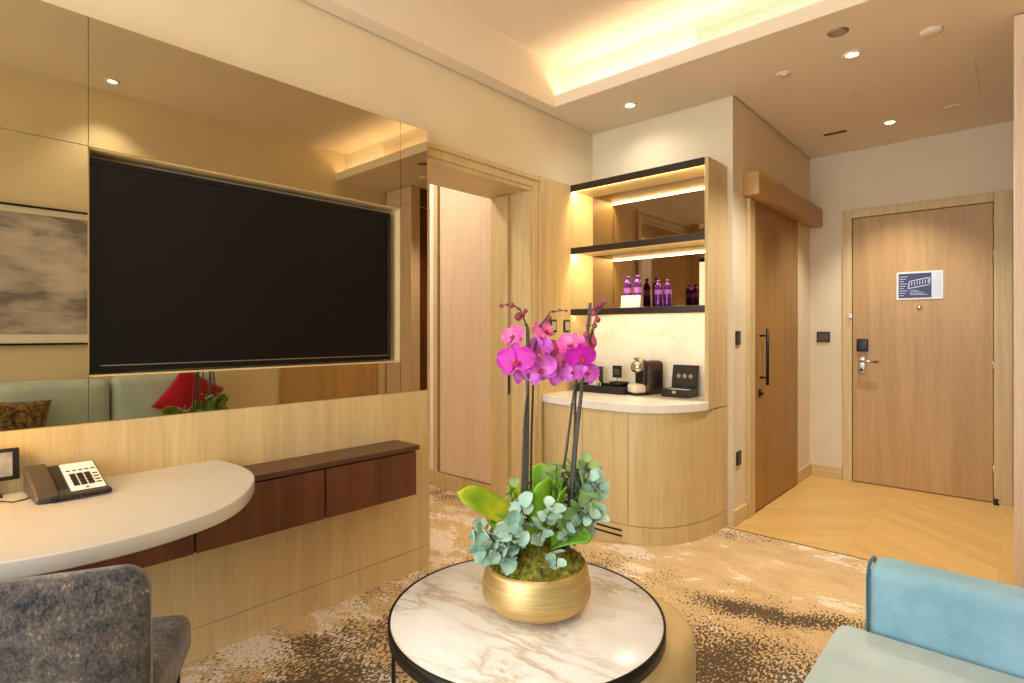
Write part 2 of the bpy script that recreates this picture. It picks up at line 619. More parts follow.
def thing(name, label, cat, loc=(0, 0, 0), rotz=0.0, group=None):
    o = bpy.data.objects.new(name, None)
    o.empty_display_size = 0.05
    COL.objects.link(o)
    o.location = loc
    o.rotation_euler = (0, 0, rotz)
    o['label'] = label
    o['category'] = cat
    if group:
        o['group'] = group
    return o


def solo(mb, name, mat, label, cat, loc=None, group=None):
    o = mb.build(name, mat, None, loc)
    if loc is not None:
        o.location = loc
    o['label'] = label
    o['category'] = cat
    if group:
        o['group'] = group
    return o


def struct(mb, name, mat):
    o = mb.build(name, mat)
    o['kind'] = 'structure'
    return o


def dup(root, loc, label=None, rotz=None, group=None):
    r = root.copy()
    COL.objects.link(r)
    r.location = loc
    if rotz is not None:
        r.rotation_euler = (0, 0, rotz)
    if label:
        r['label'] = label
    if group:
        r['group'] = group
    for ch in list(root.children):
        c = ch.copy()
        COL.objects.link(c)
        c.parent = r
        for g in list(ch.children):
            d = g.copy()
            COL.objects.link(d)
            d.parent = c
    return r


def M4(loc=(0, 0, 0), rx=0, ry=0, rz=0, s=1):
    return Matrix.Translation(loc) @ Matrix.Rotation(rz, 4, 'Z') @ Matrix.Rotation(ry, 4, 'Y') @ Matrix.Rotation(rx, 4, 'X') @ Matrix.Scale(s, 4)


# ------------------------------------------------------------------ the room
struct(MB().box(-4.7, XR + 0.1, YB - 0.1, 3.50, -0.04, 0.0), 'floor', M['carpet'])
struct(MB().box(XH - 0.1, XR + 0.1, 3.506, YD + 0.1, -0.04, 0.0), 'floor_hall', M['parquet'])
struct(MB().box(XH - 0.02, XR, 3.50, 3.506, -0.04, 0.002), 'trim_1', M['black_metal'])

OY0, OY1, OZ = 1.93, 2.835, 2.175       # bedroom doorway
w = MB()
w.box(-2.72, XW, YB - 0.1, OY0, 0, ZH)
w.box(-2.72, XW, OY1, YN + 0.1, 0, ZH)
w.box(-2.72, XW, OY0, OY1, OZ, ZH)
struct(w, 'wall_left', M['plaster'])
struct(MB().box(XW, XH, YN, YN + 0.1, 0, ZH), 'wall_back', M['plaster_cool'])
struct(MB().box(XH - 0.1, XH, YN + 0.1, YD, 0, ZH), 'wall_hall', M['plaster'])
w = MB()
w.box(XH - 0.1, -1.075, YD, YD + 0.1, 0, ZH)
w.box(-0.05, XR + 0.1, YD, YD + 0.1, 0, ZH)
w.box(-1.075, -0.05, YD, YD + 0.1, 2.205, ZH)
w.box(-1.2, 0.1, YD + 0.10, YD + 0.14, 0, ZH)  # added backing behind the door, blocks bright sky at the frame gap
struct(w, 'wall_entry', M['plaster_cool'])
struct(MB().box(XR, XR + 0.1, YB - 0.1, YD, 0, ZH), 'wall_right', M['plaster'])
struct(MB().box(0.02, XR, 3.56, YD, 0, ZL), 'wall_hall_right', M['walnut'])
w = MB()
w.box(XW, -2.22, YB - 0.1, YB, 0, ZH)
w.box(0.32, XR, YB - 0.1, YB, 0, ZH)
w.box(-2.22, 0.32, YB - 0.1, YB, 0, 0.4)
w.box(-2.22, 0.32, YB - 0.1, YB, 2.5, ZH)
struct(w, 'wall_front', M['plaster'])
w = MB()
for (a, b, c, d) in ((-2.22, 0.32, 0.4, 0.46), (-2.22, 0.32, 2.44, 2.5), (-2.22, -2.16, 0.46, 2.44), (0.26, 0.32, 0.46, 2.44), (-0.98, -0.92, 0.46, 2.44)):
    w.box(a, b, YB - 0.09, YB - 0.03, c, d)
struct(w, 'window_1', M['black_metal'])
# bedroom beyond the doorway
w = MB()
w.box(-4.7, -2.72, 2.95, 3.05, 0, ZH)
w.box(-4.8, -4.7, 0.2, 3.05, 0, ZH)
w.box(-4.7, -2.72, 0.2, 0.3, 0, ZH)
struct(w, 'wall_bedroom', M['white'])
# ceilings
struct(MB().box(-4.8, XR + 0.1, YB - 0.1, 3.10, ZH, ZH + 0.06), 'ceiling', M['ceiling'])
c = MB()
c.box(XW + 0.010, XR - 0.01, 2.93, YN - 0.008, ZL, ZL + 0.02)
c.box(XH + 0.010, XR - 0.01, YN - 0.008, YD - 0.010, ZL, ZL + 0.02)
c.box(XW, XR, 2.93, YD, ZL + 0.02, ZL + 0.04)
c.box(XW, XR, 2.93, 2.95, ZL + 0.04, ZL + 0.075)
c.box(XW, XR, 3.06, 3.10, ZL + 0.04, ZH)
struct(c, 'ceiling_lower', M['ceiling'])
c = MB()
c.box(XW + 0.010, -2.275, YB, 2.93, ZL, ZL + 0.02)
c.box(XW, -2.275, YB, 2.93, ZL + 0.02, ZH)
c.box(XW, -2.275, 2.93, 3.06, ZL + 0.075, ZH)
struct(c, 'trim_2', M['ceiling'])

solo(MB().box(-2.27, XR - 0.01, 2.978, 2.992, ZL + 0.041, ZL + 0.049), 'led_strip', M['glow'],
     'glowing warm strip hidden in the ceiling cove', 'light strip', (-0.93, 2.985, ZL + 0.041))

# air grille on the cove upstand
g = thing('air_grille', 'cream louvred air grille above the glowing ceiling cove', 'air vent', (-0.95, 3.055, 2.83))
b = MB()
b.box(-1.36, -0.20, 3.049, 3.058, 2.825, 2.832); b.box(-1.36, -0.20, 3.049, 3.058, 2.925, 2.932)
b.box(-1.36, -1.352, 3.049, 3.058, 2.832, 2.925); b.box(-0.208, -0.20, 3.049, 3.058, 2.832, 2.925)
b.build('frame', M['ceiling'], g, g.location)
MB().box(-1.352, -0.208, 3.0565, 3.0595, 2.832, 2.925).build('backing', M['amber'], g, g.location)
b = MB()
for k in range(8):
    b.box(-1.352, -0.208, 3.050, 3.056, 2.836 + k * 0.0115, 2.836 + k * 0.0115 + 0.0055)
b.build('louvres', M['ceiling'], g, g.location)

# baseboards and frames
w = MB()
w.box(XH, XH + 0.014, YN, 3.77, 0, 0.10, 0.002, 1)
w.box(XH, XH + 0.014, 4.872, YD, 0, 0.10, 0.002, 1)
struct(w, 'baseboard_hall', M['oak_y'])
struct(MB().box(XH + 0.014, -1.09, YD - 0.014, YD, 0, 0.10, 0.002, 1), 'baseboard_entry', M['oak_h'])
struct(MB().box(-4.7, -3.44, 2.936, 2.95, 0, 0.11, 0.002, 1), 'baseboard_bedroom', M['oak_h'])

# bedroom doorway frame
w = MB()
w.box(XW, XW + 0.022, OY1 - 0.006, 2.90, 0, 2.24, 0.003, 1)
w.box(XW, XW + 0.022, 1.86, OY1 - 0.006, OZ - 0.006, 2.24, 0.003, 1)
w.box(XW + 0.022, XW + 0.034, 1.86, 2.90, 2.215, 2.24, 0.003, 1)
w.box(XW + 0.022, XW + 0.034, 2.876, 2.90, 0, 2.215, 0.003, 1)
w.box(-2.735, XW + 0.012, OY1 - 0.03, OY1, 0, OZ)
w.box(-2.735, XW + 0.012, OY0, OY1 - 0.03, OZ - 0.03, OZ)
w.box(-2.735, XW + 0.012, OY0, OY0 + 0.03, 0, OZ - 0.03)
struct(w, 'trim_3', M['oak'])
p = thing('pocket_door', 'edge of an oak sliding door tucked in the bedroom doorway', 'door', (-2.60, OY1 - 0.035, 0))
MB().box(-2.66, -2.555, OY1 - 0.055, OY1 - 0.030, 0.008, OZ - 0.034, 0.002, 1).build('leaf', M['oak'], p, p.location)
MB().box(-2.553, -2.548, OY1 - 0.05, OY1 - 0.036, 0.80, 0.93).build('pull', M['black'], p, p.location)
solo(MB().box(XW, XW + 0.016, 2.905, 3.245, 0.0, 2.262, 0.004, 2), 'oak_wall_panel', M['oak'],
     'tall oak veneer panel on the wall left of the minibar shelves', 'wall panel', (XW + 0.008, 3.08, 0))

# wardrobe seen through the doorway
wd = thing('wardrobe', 'pale oak wardrobe in the bedroom seen through the doorway', 'wardrobe', (-3.0, 2.92, 0))
b = MB(); b.box(-3.44, -3.395, 2.88, 2.95, 0.12, 2.6); b.box(-3.44, -2.74, 2.88, 2.95, 0, 0.12)
b.build('frame', M['oak'], wd, wd.location)
MB().box(-3.395, -2.74, 2.93, 2.948, 0.12, 2.6).build('shadow_gap', M['black'], wd, wd.location)
MB().box(-3.372, -2.74, 2.888, 2.928, 0.128, 2.6, 0.002, 1).build('door', M['oak_pale'], wd, wd.location)

# ------------------------------------------------------------------ mirrored panel with the television
PY0, PY1 = -1.3, 1.868
pn = thing('media_wall_panel', 'oak feature wall with smoked bronze mirrors around the television', 'wall panel', (XP, 0.9, 0))
L = pn.location
CY0, CY1, CZ0, CZ1 = 0.442, 1.694, 1.076, 1.828     # recess for the screen
b = MB()
b.box(XW, XP, PY0, PY1, 0.115, 0.918)
b.box(XW, XP - 0.006, PY0, CY0 - 0.004, 0.918, 2.262)
b.box(XW, XP - 0.006, CY1 + 0.004, PY1, 0.918, 2.262)
b.box(XW, XP - 0.006, CY0 - 0.004, CY1 + 0.004, 0.918, CZ0 - 0.004)
b.box(XW, XP - 0.006, CY0 - 0.004, CY1 + 0.004, CZ1 + 0.004, 2.262)
b.build('oak_backing', M['oak'], pn, L)
MB().box(XW, XP - 0.001, PY0, PY1, 0, 0.112).build('plinth', M['oak'], pn, L)
b = MB()
b.box(XW + 0.01, XP - 0.0065, CY0 - 0.004, CY0, CZ0, CZ1); b.box(XW + 0.01, XP - 0.0065, CY1, CY1 + 0.004, CZ0, CZ1)
b.box(XW + 0.01, XP - 0.0065, CY0 - 0.004, CY1 + 0.004, CZ0 - 0.004, CZ0); b.box(XW + 0.01, XP - 0.0065, CY0 - 0.004, CY1 + 0.004, CZ1, CZ1 + 0.004)
b.build('recess_lining', M['oak'], pn, L)
gp = 0.0012
for (y0, y1, z0, z1) in ((PY0, CY0 - 0.004, 1.834, 2.262), (PY0, CY0 - 0.004, 0.92, 1.834), (CY0 - 0.004, CY1 + 0.004, CZ1 + 0.004, 2.262),
                         (CY0 - 0.004, CY1 + 0.004, 0.92, CZ0 - 0.004), (CY1 + 0.004, PY1, 1.86, 2.262), (CY1 + 0.004, PY1, 0.92, 1.86)):
    MB().box(XP - 0.006, XP, y0 + gp, y1 - gp, z0 + gp, z1 - gp).build('mirror_pane', M['mirror'], pn, L)

tv = thing('television', 'large black flat screen television recessed in the mirrored wall', 'television', (XP - 0.03, 1.045, 1.09))
TY0, TY1, TZ0, TZ1 = 0.447, 1.660, 1.084, 1.806
XT = XP - 0.035
MB().box(XW + 0.02, XT - 0.004, TY0 + 0.02, TY1 - 0.02, TZ0 + 0.02, TZ1 - 0.02, 0.006, 2).build('housing', M['black'], tv, tv.location)
b = MB()
fw = 0.020
b.box(XT - 0.02, XT + 0.003, TY0, TY1, TZ1 - fw, TZ1, 0.002, 1); b.box(XT - 0.02, XT + 0.003, TY0, TY1, TZ0, TZ0 + fw, 0.002, 1)
b.box(XT - 0.02, XT + 0.003, TY0, TY0 + fw + 0.004, TZ0 + fw, TZ1 - fw, 0.002, 1); b.box(XT - 0.02, XT + 0.003, TY1 - 0.012, TY1, TZ0 + fw, TZ1 - fw, 0.002, 1)
b.build('bezel', M['bezel'], tv, tv.location)
MB().box(XT - 0.012, XT, TY0 + fw, TY1 - 0.012, TZ0 + fw, TZ1 - fw).build('screen', M['screen'], tv, tv.location)
MB().box(XT - 0.003, XT + 0.0032, TY0 + fw + 0.012, TY1 - 0.012, TZ0 + fw, TZ0 + fw + 0.003).build('bottom_trim', M['steel'], tv, tv.location)

# walnut wall cabinet
cb = thing('wall_cabinet', 'dark walnut floating cabinet under the television', 'cabinet', (-2.18, 0.6, 0.46))
L = cb.location
CX1 = -2.09
MB().box(XP, CX1 - 0.018, -1.0, 1.655, 0.462, 0.662).build('carcass', M['walnut'], cb, L)
MB().box(XP, CX1, -1.0, 1.668, 0.668, 0.690, 0.002, 1).build('top', M['walnut_y'], cb, L)
for (y0, y1) in ((-0.98, -0.31), (-0.305, 0.698), (0.703, 1.184), (1.189, 1.652)):
    MB().box(CX1 - 0.018, CX1 - 0.004, y0 + 0.002, y1 - 0.002, 0.460, 0.662, 0.0015, 1).build('door', M['walnut'], cb, L)

# desk: curved stone slab
def spline(pts, n=6):
    out = []
    P = [Vector((p[0], p[1], 0)) for p in pts]
    for i in range(len(P) - 1):
        p0, p1, p2, p3 = P[max(i - 1, 0)], P[i], P[i + 1], P[min(i + 2, len(P) - 1)]
        for k in range(n):
            t_ = k / n
            q = 0.5 * ((2 * p1) + (-p0 + p2) * t_ + (2 * p0 - 5 * p1 + 4 * p2 - p3) * t_ ** 2 + (-p0 + 3 * p1 - 3 * p2 + p3) * t_ ** 3)
            out.append((q.x, q.y))
    out.append((P[-1].x, P[-1].y))
    return out


dk = thing('desk', 'curved cream stone desk top projecting from the oak panel', 'desk', (-1.95, 0.0, 0))
L = dk.location
front = [(XP, 0.845), (-2.14, 0.858), (-2.02, 0.852), (-1.92, 0.826), (-1.84, 0.786), (-1.76, 0.735), (-1.69, 0.675), (-1.635, 0.605), (-1.592, 0.50), (-1.570, 0.38), (-1.578, 0.24),
         (-1.63, 0.08), (-1.70, -0.08), (-1.78, -0.35), (-1.84, -0.9)]
crv = spline(front, 6) + [(XP, -0.9)]
MB().prism(crv, 0.6905, 0.732, 0.004, 2, smooth=True).build('top', M['marble_desk'], dk, L)
for y in (-0.78,):
    MB().lathe([(0.03, 0.0), (0.03, 0.69)], 24, (-1.92, y, 0)).build('leg', M['black_metal'], dk, L)

# telephone
ph = thing('telephone', 'dark grey corded desk telephone with white keypad face', 'telephone', (-2.150, 0.360, 0.732), PI / 2 + 0.02)
# local: x runs along the wall, y towards the wall
def wedge(mb, x0, x1, y0, y1, h0, h1, r=0.006):
    bb = bmesh.new()
    vs = [bb.verts.new(v) for v in ((x0, y0, 0), (x1, y0, 0), (x1, y1, 0), (x0, y1, 0), (x0, y0, h0), (x1, y0, h0), (x1, y1, h1), (x0, y1, h1))]
    for f in ((3, 2, 1, 0), (4, 5, 6, 7), (0, 1, 5, 4), (1, 2, 6, 5), (2, 3, 7, 6), (3, 0, 4, 7)):
        bb.faces.new([vs[i] for i in f])
    bmesh.ops.bevel(bb, geom=list(bb.edges), offset=r, segments=2, profile=0.5, affect='EDGES')
    mb.merge(bb, None)


b = MB(); wedge(b, -0.088, 0.088, -0.095, 0.095, 0.014, 0.072)
b.build('body', M['grey_plastic'], ph)


def tilt(mb):
    for v in mb.bm.verts:
        v.co.z += 0.014 + (v.co.y + 0.095) / 0.19 * 0.058
    return mb


fpo = tilt(MB().box(-0.004, 0.082, -0.080, 0.084, -0.002, 0.003, 0.0015, 1)).build('keypad_face', M['paper'], ph)
for (x, y) in [(0.014 + 0.0185 * i, -0.052 + 0.0185 * j) for i in range(3) for j in range(4)]:
    tilt(MB().box(x - 0.0072, x + 0.0072, y - 0.0062, y + 0.0062, 0.003, 0.0075, 0.001, 1)).build('key', M['black'], fpo)
for i in range(5):
    tilt(MB().box(0.004 + i * 0.0155, 0.014 + i * 0.0155, 0.032, 0.037, 0.003, 0.0045)).build('function_key', M['black'], fpo)
for j in range(4):
    tilt(MB().box(0.064, 0.077, -0.056 + j * 0.0185, -0.051 + j * 0.0185, 0.003, 0.0045)).build('function_key', M['black'], fpo)
tilt(MB().box(0.032, 0.040, -0.077, -0.071, 0.003, 0.0045)).build('message_lamp', M['red'], fpo)
q = MB()
q.cushion(-0.090, -0.034, -0.102, 0.096, -0.012, 0.011, 0.010, (0, 0, 0.002))
q.box(-0.086, -0.038, -0.098, -0.046, -0.010, 0.006, 0.006, 2)
q.box(-0.086, -0.038, 0.042, 0.092, -0.010, 0.006, 0.006, 2)
tilt(q).build('handset', M['grey_plastic'], ph)
tilt(MB().box(-0.031, -0.008, -0.060, 0.080, -0.002, 0.0025, 0.001, 1)).build('cradle_strip', M['black'], ph)
q = MB()
cp = []
for i in range(181):
    s_ = i / 180
    a = s_ * 30 * 2 * PI
    px_ = -0.06 + 0.146 * min(1, s_ / 0.85)
    py_ = -0.105 - 0.006 * math.sin(PI * s_) + max(0, s_ - 0.85) * 0.28
    cp.append((px_, py_ + 0.006 * math.cos(a), 0.0105 + 0.006 * math.sin(a)))
q.tube(cp, 0.0028, 5)
q.build('coiled_cord', M['black'], ph)

# small display leaning on the panel
ds = thing('tablet_display', 'small black framed display with grey screen against the oak panel', 'tablet', (-2.245, 0.172, 0.732), PI / 2)
m = M4((0, 0, 0.045), rx=-0.10)
MB().box(-0.09, 0.09, -0.008, 0.008, 0, 0.094, 0.003, 2, m).build('frame', M['black'], ds)
MB().box(-0.076, 0.074, -0.0095, -0.0075, 0.012, 0.083, 0.0005, 1, m).build('screen', M['glass_dark'], ds)
q = MB(); q.box(-0.05, 0.05, -0.03, 0.025, 0, 0.006, 0.002, 1); q.box(-0.02, 0.02, -0.002, 0.008, 0.004, 0.06, 0.002, 1)
q.build('stand', M['black'], ds)
solo(MB().tube([(-2.22, 0.19, 0.735), (-2.17, 0.21, 0.735), (-2.13, 0.235, 0.735), (-2.14, 0.262, 0.735), (-2.17, 0.28, 0.735)], 0.002, 6), 'cable', M['black'],
     'thin black cable lying on the desk left of the telephone', 'cable', (-2.17, 0.235, 0.733))

# desk lamp just outside the frame (gives the yellow glow on the panel)
lp = thing('desk_lamp', 'brass desk lamp with a glowing amber globe, left of the view on the desk', 'lamp', (-2.10, -0.03, 0.732))
MB().lathe([(0.06, 0), (0.06, 0.012), (0.009, 0.02), (0.008, 0.29), (0.02, 0.298), (0.02, 0.305)], 28).build('base', M['gold'], lp)
MB().lathe([(0.0, 0.298)] + [(0.06 * math.sin(PI * k / 14), 0.358 - 0.06 * math.cos(PI * k / 14)) for k in range(1, 14)] + [(0.0, 0.418)], 28).build('globe', M['globe'], lp)

# ------------------------------------------------------------------ desk chair
ch = thing('desk_chair', 'mottled grey chenille desk chair with its back to the camera', 'chair', (-1.530, 0.197, 0), math.radians(-33))
# local: +x towards the camera side (back), seat faces -x
def shell(mb, pts_fn, nu, nv, th):
    """closed thick sheet from a centre-line function giving (point, normal)"""
    fr, bk = [], []
    for i in range(nu + 1):
        a, c_ = [], []
        for j in range(nv + 1):
            p_, n_ = pts_fn(i / nu, j / nv)
            k = min(1, 5 * min(i / nu, 1 - i / nu, j / nv * 0.6, (1 - j / nv) * 0.6) + 0.04)
            tt = th * (1 - (1 - k) ** 2) ** 0.5
            a.append(mb.bm.verts.new(p_ + n_ * tt / 2)); c_.append(mb.bm.verts.new(p_ - n_ * tt / 2))
        fr.append(a); bk.append(c_)
    F = []
    for i in range(nu):
        for j in range(nv):
            F.append((fr[i][j], fr[i + 1][j], fr[i + 1][j + 1], fr[i][j + 1]))
            F.append((bk[i][j], bk[i][j + 1], bk[i + 1][j + 1], bk[i + 1][j]))
    for i in range(nu):
        F.append((fr[i][0], bk[i][0], bk[i + 1][0], fr[i + 1][0])); F.append((fr[i][nv], fr[i + 1][nv], bk[i + 1][nv], bk[i][nv]))
    for j in range(nv):
        F.append((fr[0][j], fr[0][j + 1], bk[0][j + 1], bk[0][j])); F.append((fr[nu][j], bk[nu][j], bk[nu][j + 1], fr[nu][j + 1]))
    for f in F:
        fc = mb.bm.faces.new(f); fc.smooth = True
    bmesh.ops.recalc_face_normals(mb.bm, faces=mb.bm.faces)


def backfn(u, v):
    y = -0.285 + 0.57 * u
    s = 2 * u - 1
    yy = y * (0.92 + 0.10 * v)
    x = 0.15 + 0.10 * v - 0.03 * s * s
    n_ = Vector((1, 0.12 * s, -0.22)).normalized()
    # round the top corners
    cut = max(0.0, abs(s) - 0.84) / 0.16
    z = 0.36 + (0.434 - 0.045 * (1 - math.sqrt(max(0.0, 1 - cut ** 2)))) * v
    return Vector((x, yy, z)), n_


b = MB(); shell(b, backfn, 60, 30, 0.08)
b.build('backrest', M['chenille'], ch)
b = MB().cushion(-0.255, 0.16, -0.240, 0.240, 0.385, 0.492, 0.035, (0, 0, 0.010))
for v in b.bm.verts:
    if v.co.z < 0.44:
        v.co.z -= max(0.0, v.co.x + 0.23) * 0.22
b.build('seat', M['chenille'], ch)
for (x, y) in ((-0.20, 0.200), (-0.20, -0.200), (0.15, 0.20), (0.15, -0.20)):
    b = MB(); b.tube([(x * 1.04, y * 1.04, 0.0), (x, y, 0.40 if x < 0 else 0.35)], [0.013, 0.021], 12)
    b.build('leg', M['black_metal'], ch)

# ------------------------------------------------------------------ coffee table and pouf
ct = thing('coffee_table', 'round coffee table with white veined marble top and black frame', 'coffee table', (-1.014, 1.180, 0), YAW)
TR, TZ = 0.374, 0.455
MB().lathe([(0, TZ - 0.018), (TR - 0.006, TZ - 0.018), (TR - 0.006, TZ - 0.002), (TR - 0.008, TZ), (0, TZ)], 96).build('top', M['marble_table'], ct)
MB().lathe([(TR - 0.005, TZ + 0.001), (TR, TZ + 0.001), (TR, TZ - 0.034), (TR - 0.012, TZ - 0.034), (TR - 0.012, TZ - 0.019), (TR - 0.005, TZ - 0.019), (TR - 0.005, TZ + 0.001)], 96, cap=False).build('rim', M['black_metal'], ct)
for k in range(4):
    a = k * PI / 2
    MB().box(TR - 0.012, TR - 0.003, -0.009, 0.009, 0.0, TZ - 0.03, 0.001, 1, Matrix.Rotation(a, 4, 'Z')).build('leg', M['black_metal'], ct)
MB().lathe([(TR - 0.012, 0.012), (TR - 0.002, 0.012), (TR - 0.002, 0.0), (TR - 0.012, 0.0), (TR - 0.012, 0.012)], 96, cap=False).build('base_ring', M['black_metal'], ct)

pf = thing('pouf', 'round mustard drum pouf tucked under the coffee table', 'pouf', (-0.863, 1.403, 0), YAW)
MB().lathe([(0, 0.0), (0.205, 0.0), (0.215, 0.01), (0.218, 0.33), (0.212, 0.372), (0.198, 0.395), (0.175, 0.404), (0, 0.407)], 64).build('body', M['pouf'], pf)
MB().lathe([(0.2165, 0.02), (0.2195, 0.024), (0.2165, 0.028)], 64, cap=False).build('piping', M['pouf'], pf)

# ------------------------------------------------------------------ potted orchid
PX, PY = -1.002, 1.210
po = thing('potted_orchid', 'magenta orchid with eucalyptus in a round gold bowl on the coffee table', 'plant', (PX, PY, TZ), YAW)
# local frame: x to the right of the photo, y away from it
MB().lathe([(0, 0.0), (0.082, 0.0), (0.108, 0.006), (0.132, 0.018), (0.146, 0.034), (0.152, 0.052), (0.151, 0.070), (0.147, 0.092), (0.142, 0.114), (0.138, 0.128), (0.134, 0.128), (0.137, 0.114), (0.142, 0.098), (0.0, 0.09)], 64, cap=False).build('bowl', M['gold'], po)
b = MB()
n_r, n_a = 10, 40
rings = []
for i in range(n_r + 1):
    rr = 0.1355 * i / n_r
    ring = []
    for k in range(n_a):
        a = 2 * PI * k / n_a
        z = 0.124 + 0.045 * (1 - (i / n_r) ** 2) + (R.random() - 0.5) * 0.010
        ring.append(b.bm.verts.new((rr * math.cos(a), rr * math.sin(a), z)))
        if i == 0:
            break
    rings.append(ring)
for i in range(n_r):
    A, B = rings[i], rings[i + 1]
    for k in range(n_a):
        f = (A[0], B[k], B[(k + 1) % n_a]) if i == 0 else (A[k], B[k], B[(k + 1) % n_a], A[(k + 1) % n_a])
        b.bm.faces.new(f).smooth = True
for k in range(1500):
    rr = 0.138 * math.sqrt(R.random()); a = 2 * PI * R.random()
    p0 = Vector((rr * math.cos(a), rr * math.sin(a), 0.122 + 0.045 * (1 - (rr / 0.138) ** 2)))
    d = Vector((R.gauss(0, 1), R.gauss(0, 1), 0.9 + R.random())).normalized() * (0.008 + 0.012 * R.random())
    sd = d.orthogonal().normalized() * 0.0022
    vs = [b.bm.verts.new(p0 + sd), b.bm.verts.new(p0 - sd), b.bm.verts.new(p0 + d)]
    b.bm.faces.new(vs)
b.build('moss', M['moss'], po)

PXM = 0.00285       # metres per photo pixel at the plant, used only to read off its proportions


def loc_of(px, py, depth=0.0):
    s_ = (1.572 + depth) / 1.6
    return Vector(((px - 512) * PXM * s_ - 0.0672, depth, 1.22 - (py - 332) * PXM * s_ - TZ))


# stakes and flower spikes
def bent(p_list, r0, r1, mat, name):
    b_ = MB()
    pts = []
    for (a_, c_) in zip(p_list, p_list[1:]):
        for k in range(6):
            pts.append(a_.lerp(c_, k / 6))
    pts.append(p_list[-1])
    n_ = len(pts)
    b_.tube(pts, [r0 + (r1 - r0) * i / (n_ - 1) for i in range(n_)], 8)
    for i in range(4, n_ - 1, 7):
        b_.lathe([(0.0, -0.004), (r0 * 1.4, -0.002), (r0 * 1.4, 0.002), (0.0, 0.004)], 8, pts[i])
    return b_.build(name, mat, po)


bent([loc_of(525, 560, 0.0), loc_of(527, 445, 0.0), loc_of(527.5, 327, 0.0)], 0.0055, 0.005, M['stake'], 'stake')
bent([loc_of(566, 560, 0.0), loc_of(576, 440, 0.01), loc_of(590, 303, 0.02)], 0.0055, 0.0045, M['stake'], 'stake')
bent([loc_of(517, 560, -0.02), loc_of(522, 480, -0.015), loc_of(524, 420, -0.01), loc_of(530, 360, 0.0)], 0.004, 0.003, M['stem'], 'support_cane')
bent([loc_of(558, 500, 0.03), loc_of(566, 450, 0.03), loc_of(573, 395, 0.02), loc_of(580, 360, 0.02)], 0.004, 0.003, M['stem'], 'support_cane')
bent([loc_of(574, 545, 0.05), loc_of(573, 480, 0.05), loc_of(575, 400, 0.03), loc_of(577, 370, 0.02)], 0.004, 0.003, M['stem'], 'support_cane')
sp_a = bent([loc_of(523, 565, 0.02), loc_of(525, 440, 0.012), loc_of(529, 345, 0.005), loc_of(526, 325, 0.0), loc_of(520, 310, -0.01), loc_of(511, 304, -0.02), loc_of(501, 306, -0.03)], 0.004, 0.0016, M['stem'], 'flower_spike')
sp_b = bent([loc_of(562, 565, 0.02), loc_of(574, 440, 0.015), loc_of(583, 370, 0.01), loc_of(592, 330, 0.01), loc_of(597, 312, 0.0), loc_of(604, 303, 0.0)], 0.004, 0.0018, M['stem'], 'flower_spike')
sp_c = bent([loc_of(529, 565, 0.04), loc_of(531, 440, 0.03), loc_of(534, 350, 0.02), loc_of(540, 326, 0.02), loc_of(550, 312, 0.02), loc_of(566, 310, 0.02)], 0.004, 0.0015, M['stem'], 'flower_spike')


def flower(parent, px, py, depth, size, face, mat, spin=0.0):
    """phalaenopsis blossom; face = direction it looks at in the local frame"""
    b_ = MB()
    s_ = 1.0 * size * PXM
    def pt(ang, L_, W_, z0, cup, tip):
        mt = Matrix.Translation((0, 0, z0)) @ Matrix.Rotation(ang, 4, 'Z')
        b_.petal(L_ * s_, W_ * s_, cup, tip, mt, 9, 6, 0.03)
    for a in (90, 218, 322):
        pt(math.radians(a), 0.50, 0.32, -0.002, 0.10, 0.9)
    for a in (14, 166):
        pt(math.radians(a), 0.56, 0.62, 0.002, 0.12, 0.75)
    b_.mi = 1
    for a in (-90, -130, -50):
        b_.petal(0.20 * s_, 0.13 * s_, -0.5, 0.8, Matrix.Translation((0, 0, 0.004)) @ Matrix.Rotation(math.radians(a), 4, 'Z') @ Matrix.Rotation(-0.7, 4, 'Y'), 6, 4)
    b_.lathe([(0.0, -0.03 * s_), (0.05 * s_, 0.0), (0.045 * s_, 0.06 * s_), (0.0, 0.10 * s_)], 10)
    f = Vector(face).normalized()
    rot = f.to_track_quat('Z', 'Y').to_matrix().to_4x4()
    m_ = Matrix.Translation(loc_of(px, py, depth)) @ rot @ Matrix.Rotation(spin, 4, 'Z')
    for v in b_.bm.verts:
        v.co = m_ @ v.co
    return b_.build('blossom', [mat, M['lip']], parent)


flower(sp_a, 516, 361, -0.03, 36, (-0.35, -1, 0.05), M['petal'], 0.1)
flower(sp_a, 513, 336, 0.0, 24, (-0.6, -0.9, 0.25), M['petal_pink'], 0.2)
flower(sp_a, 523, 375, 0.03, 22, (0.5, -0.9, -0.2), M['petal_lilac'], 0.2)
flower(sp_c, 543, 331, 0.02, 25, (0.5, -0.7, 0.6), M['petal_pink'], 0.4)
flower(sp_c, 540, 347, 0.02, 26, (0.4, 0.6, 0.2), M['petal_lilac'], 0.0)
flower(sp_c, 550, 353, 0.03, 28, (0.6, -0.8, 0.3), M['petal_pink'], 0.6)
flower(sp_c, 540, 370, 0.0, 32, (-0.1, -1, 0.2), M['petal_lilac'], 0.4)
flower(sp_c, 550, 373, 0.02, 30, (0.4, -1, -0.1), M['petal_lilac'], -0.4)
flower(sp_c, 562, 361, 0.03, 26, (0.3, -0.9, 0.3), M['petal_pink'], 0.2)
flower(sp_b, 571, 345, 0.0, 28, (-0.4, -0.9, 0.45), M['petal_pink'], -0.2)
flower(sp_b, 580, 357, -0.02, 28, (0.1, -1, -0.35), M['petal'], 0.0)
flower(sp_b, 574, 370, 0.02, 28, (-0.5, -1, 0.0), M['petal_lilac'], 0.3)
flower(sp_b, 585, 372, 0.01, 28, (0.4, -1, 0.1), M['petal_lilac'], -0.3)
flower(sp_b, 590, 343, 0.02, 26, (1.0, -0.6, 0.2), M['petal_pink'], 0.3)


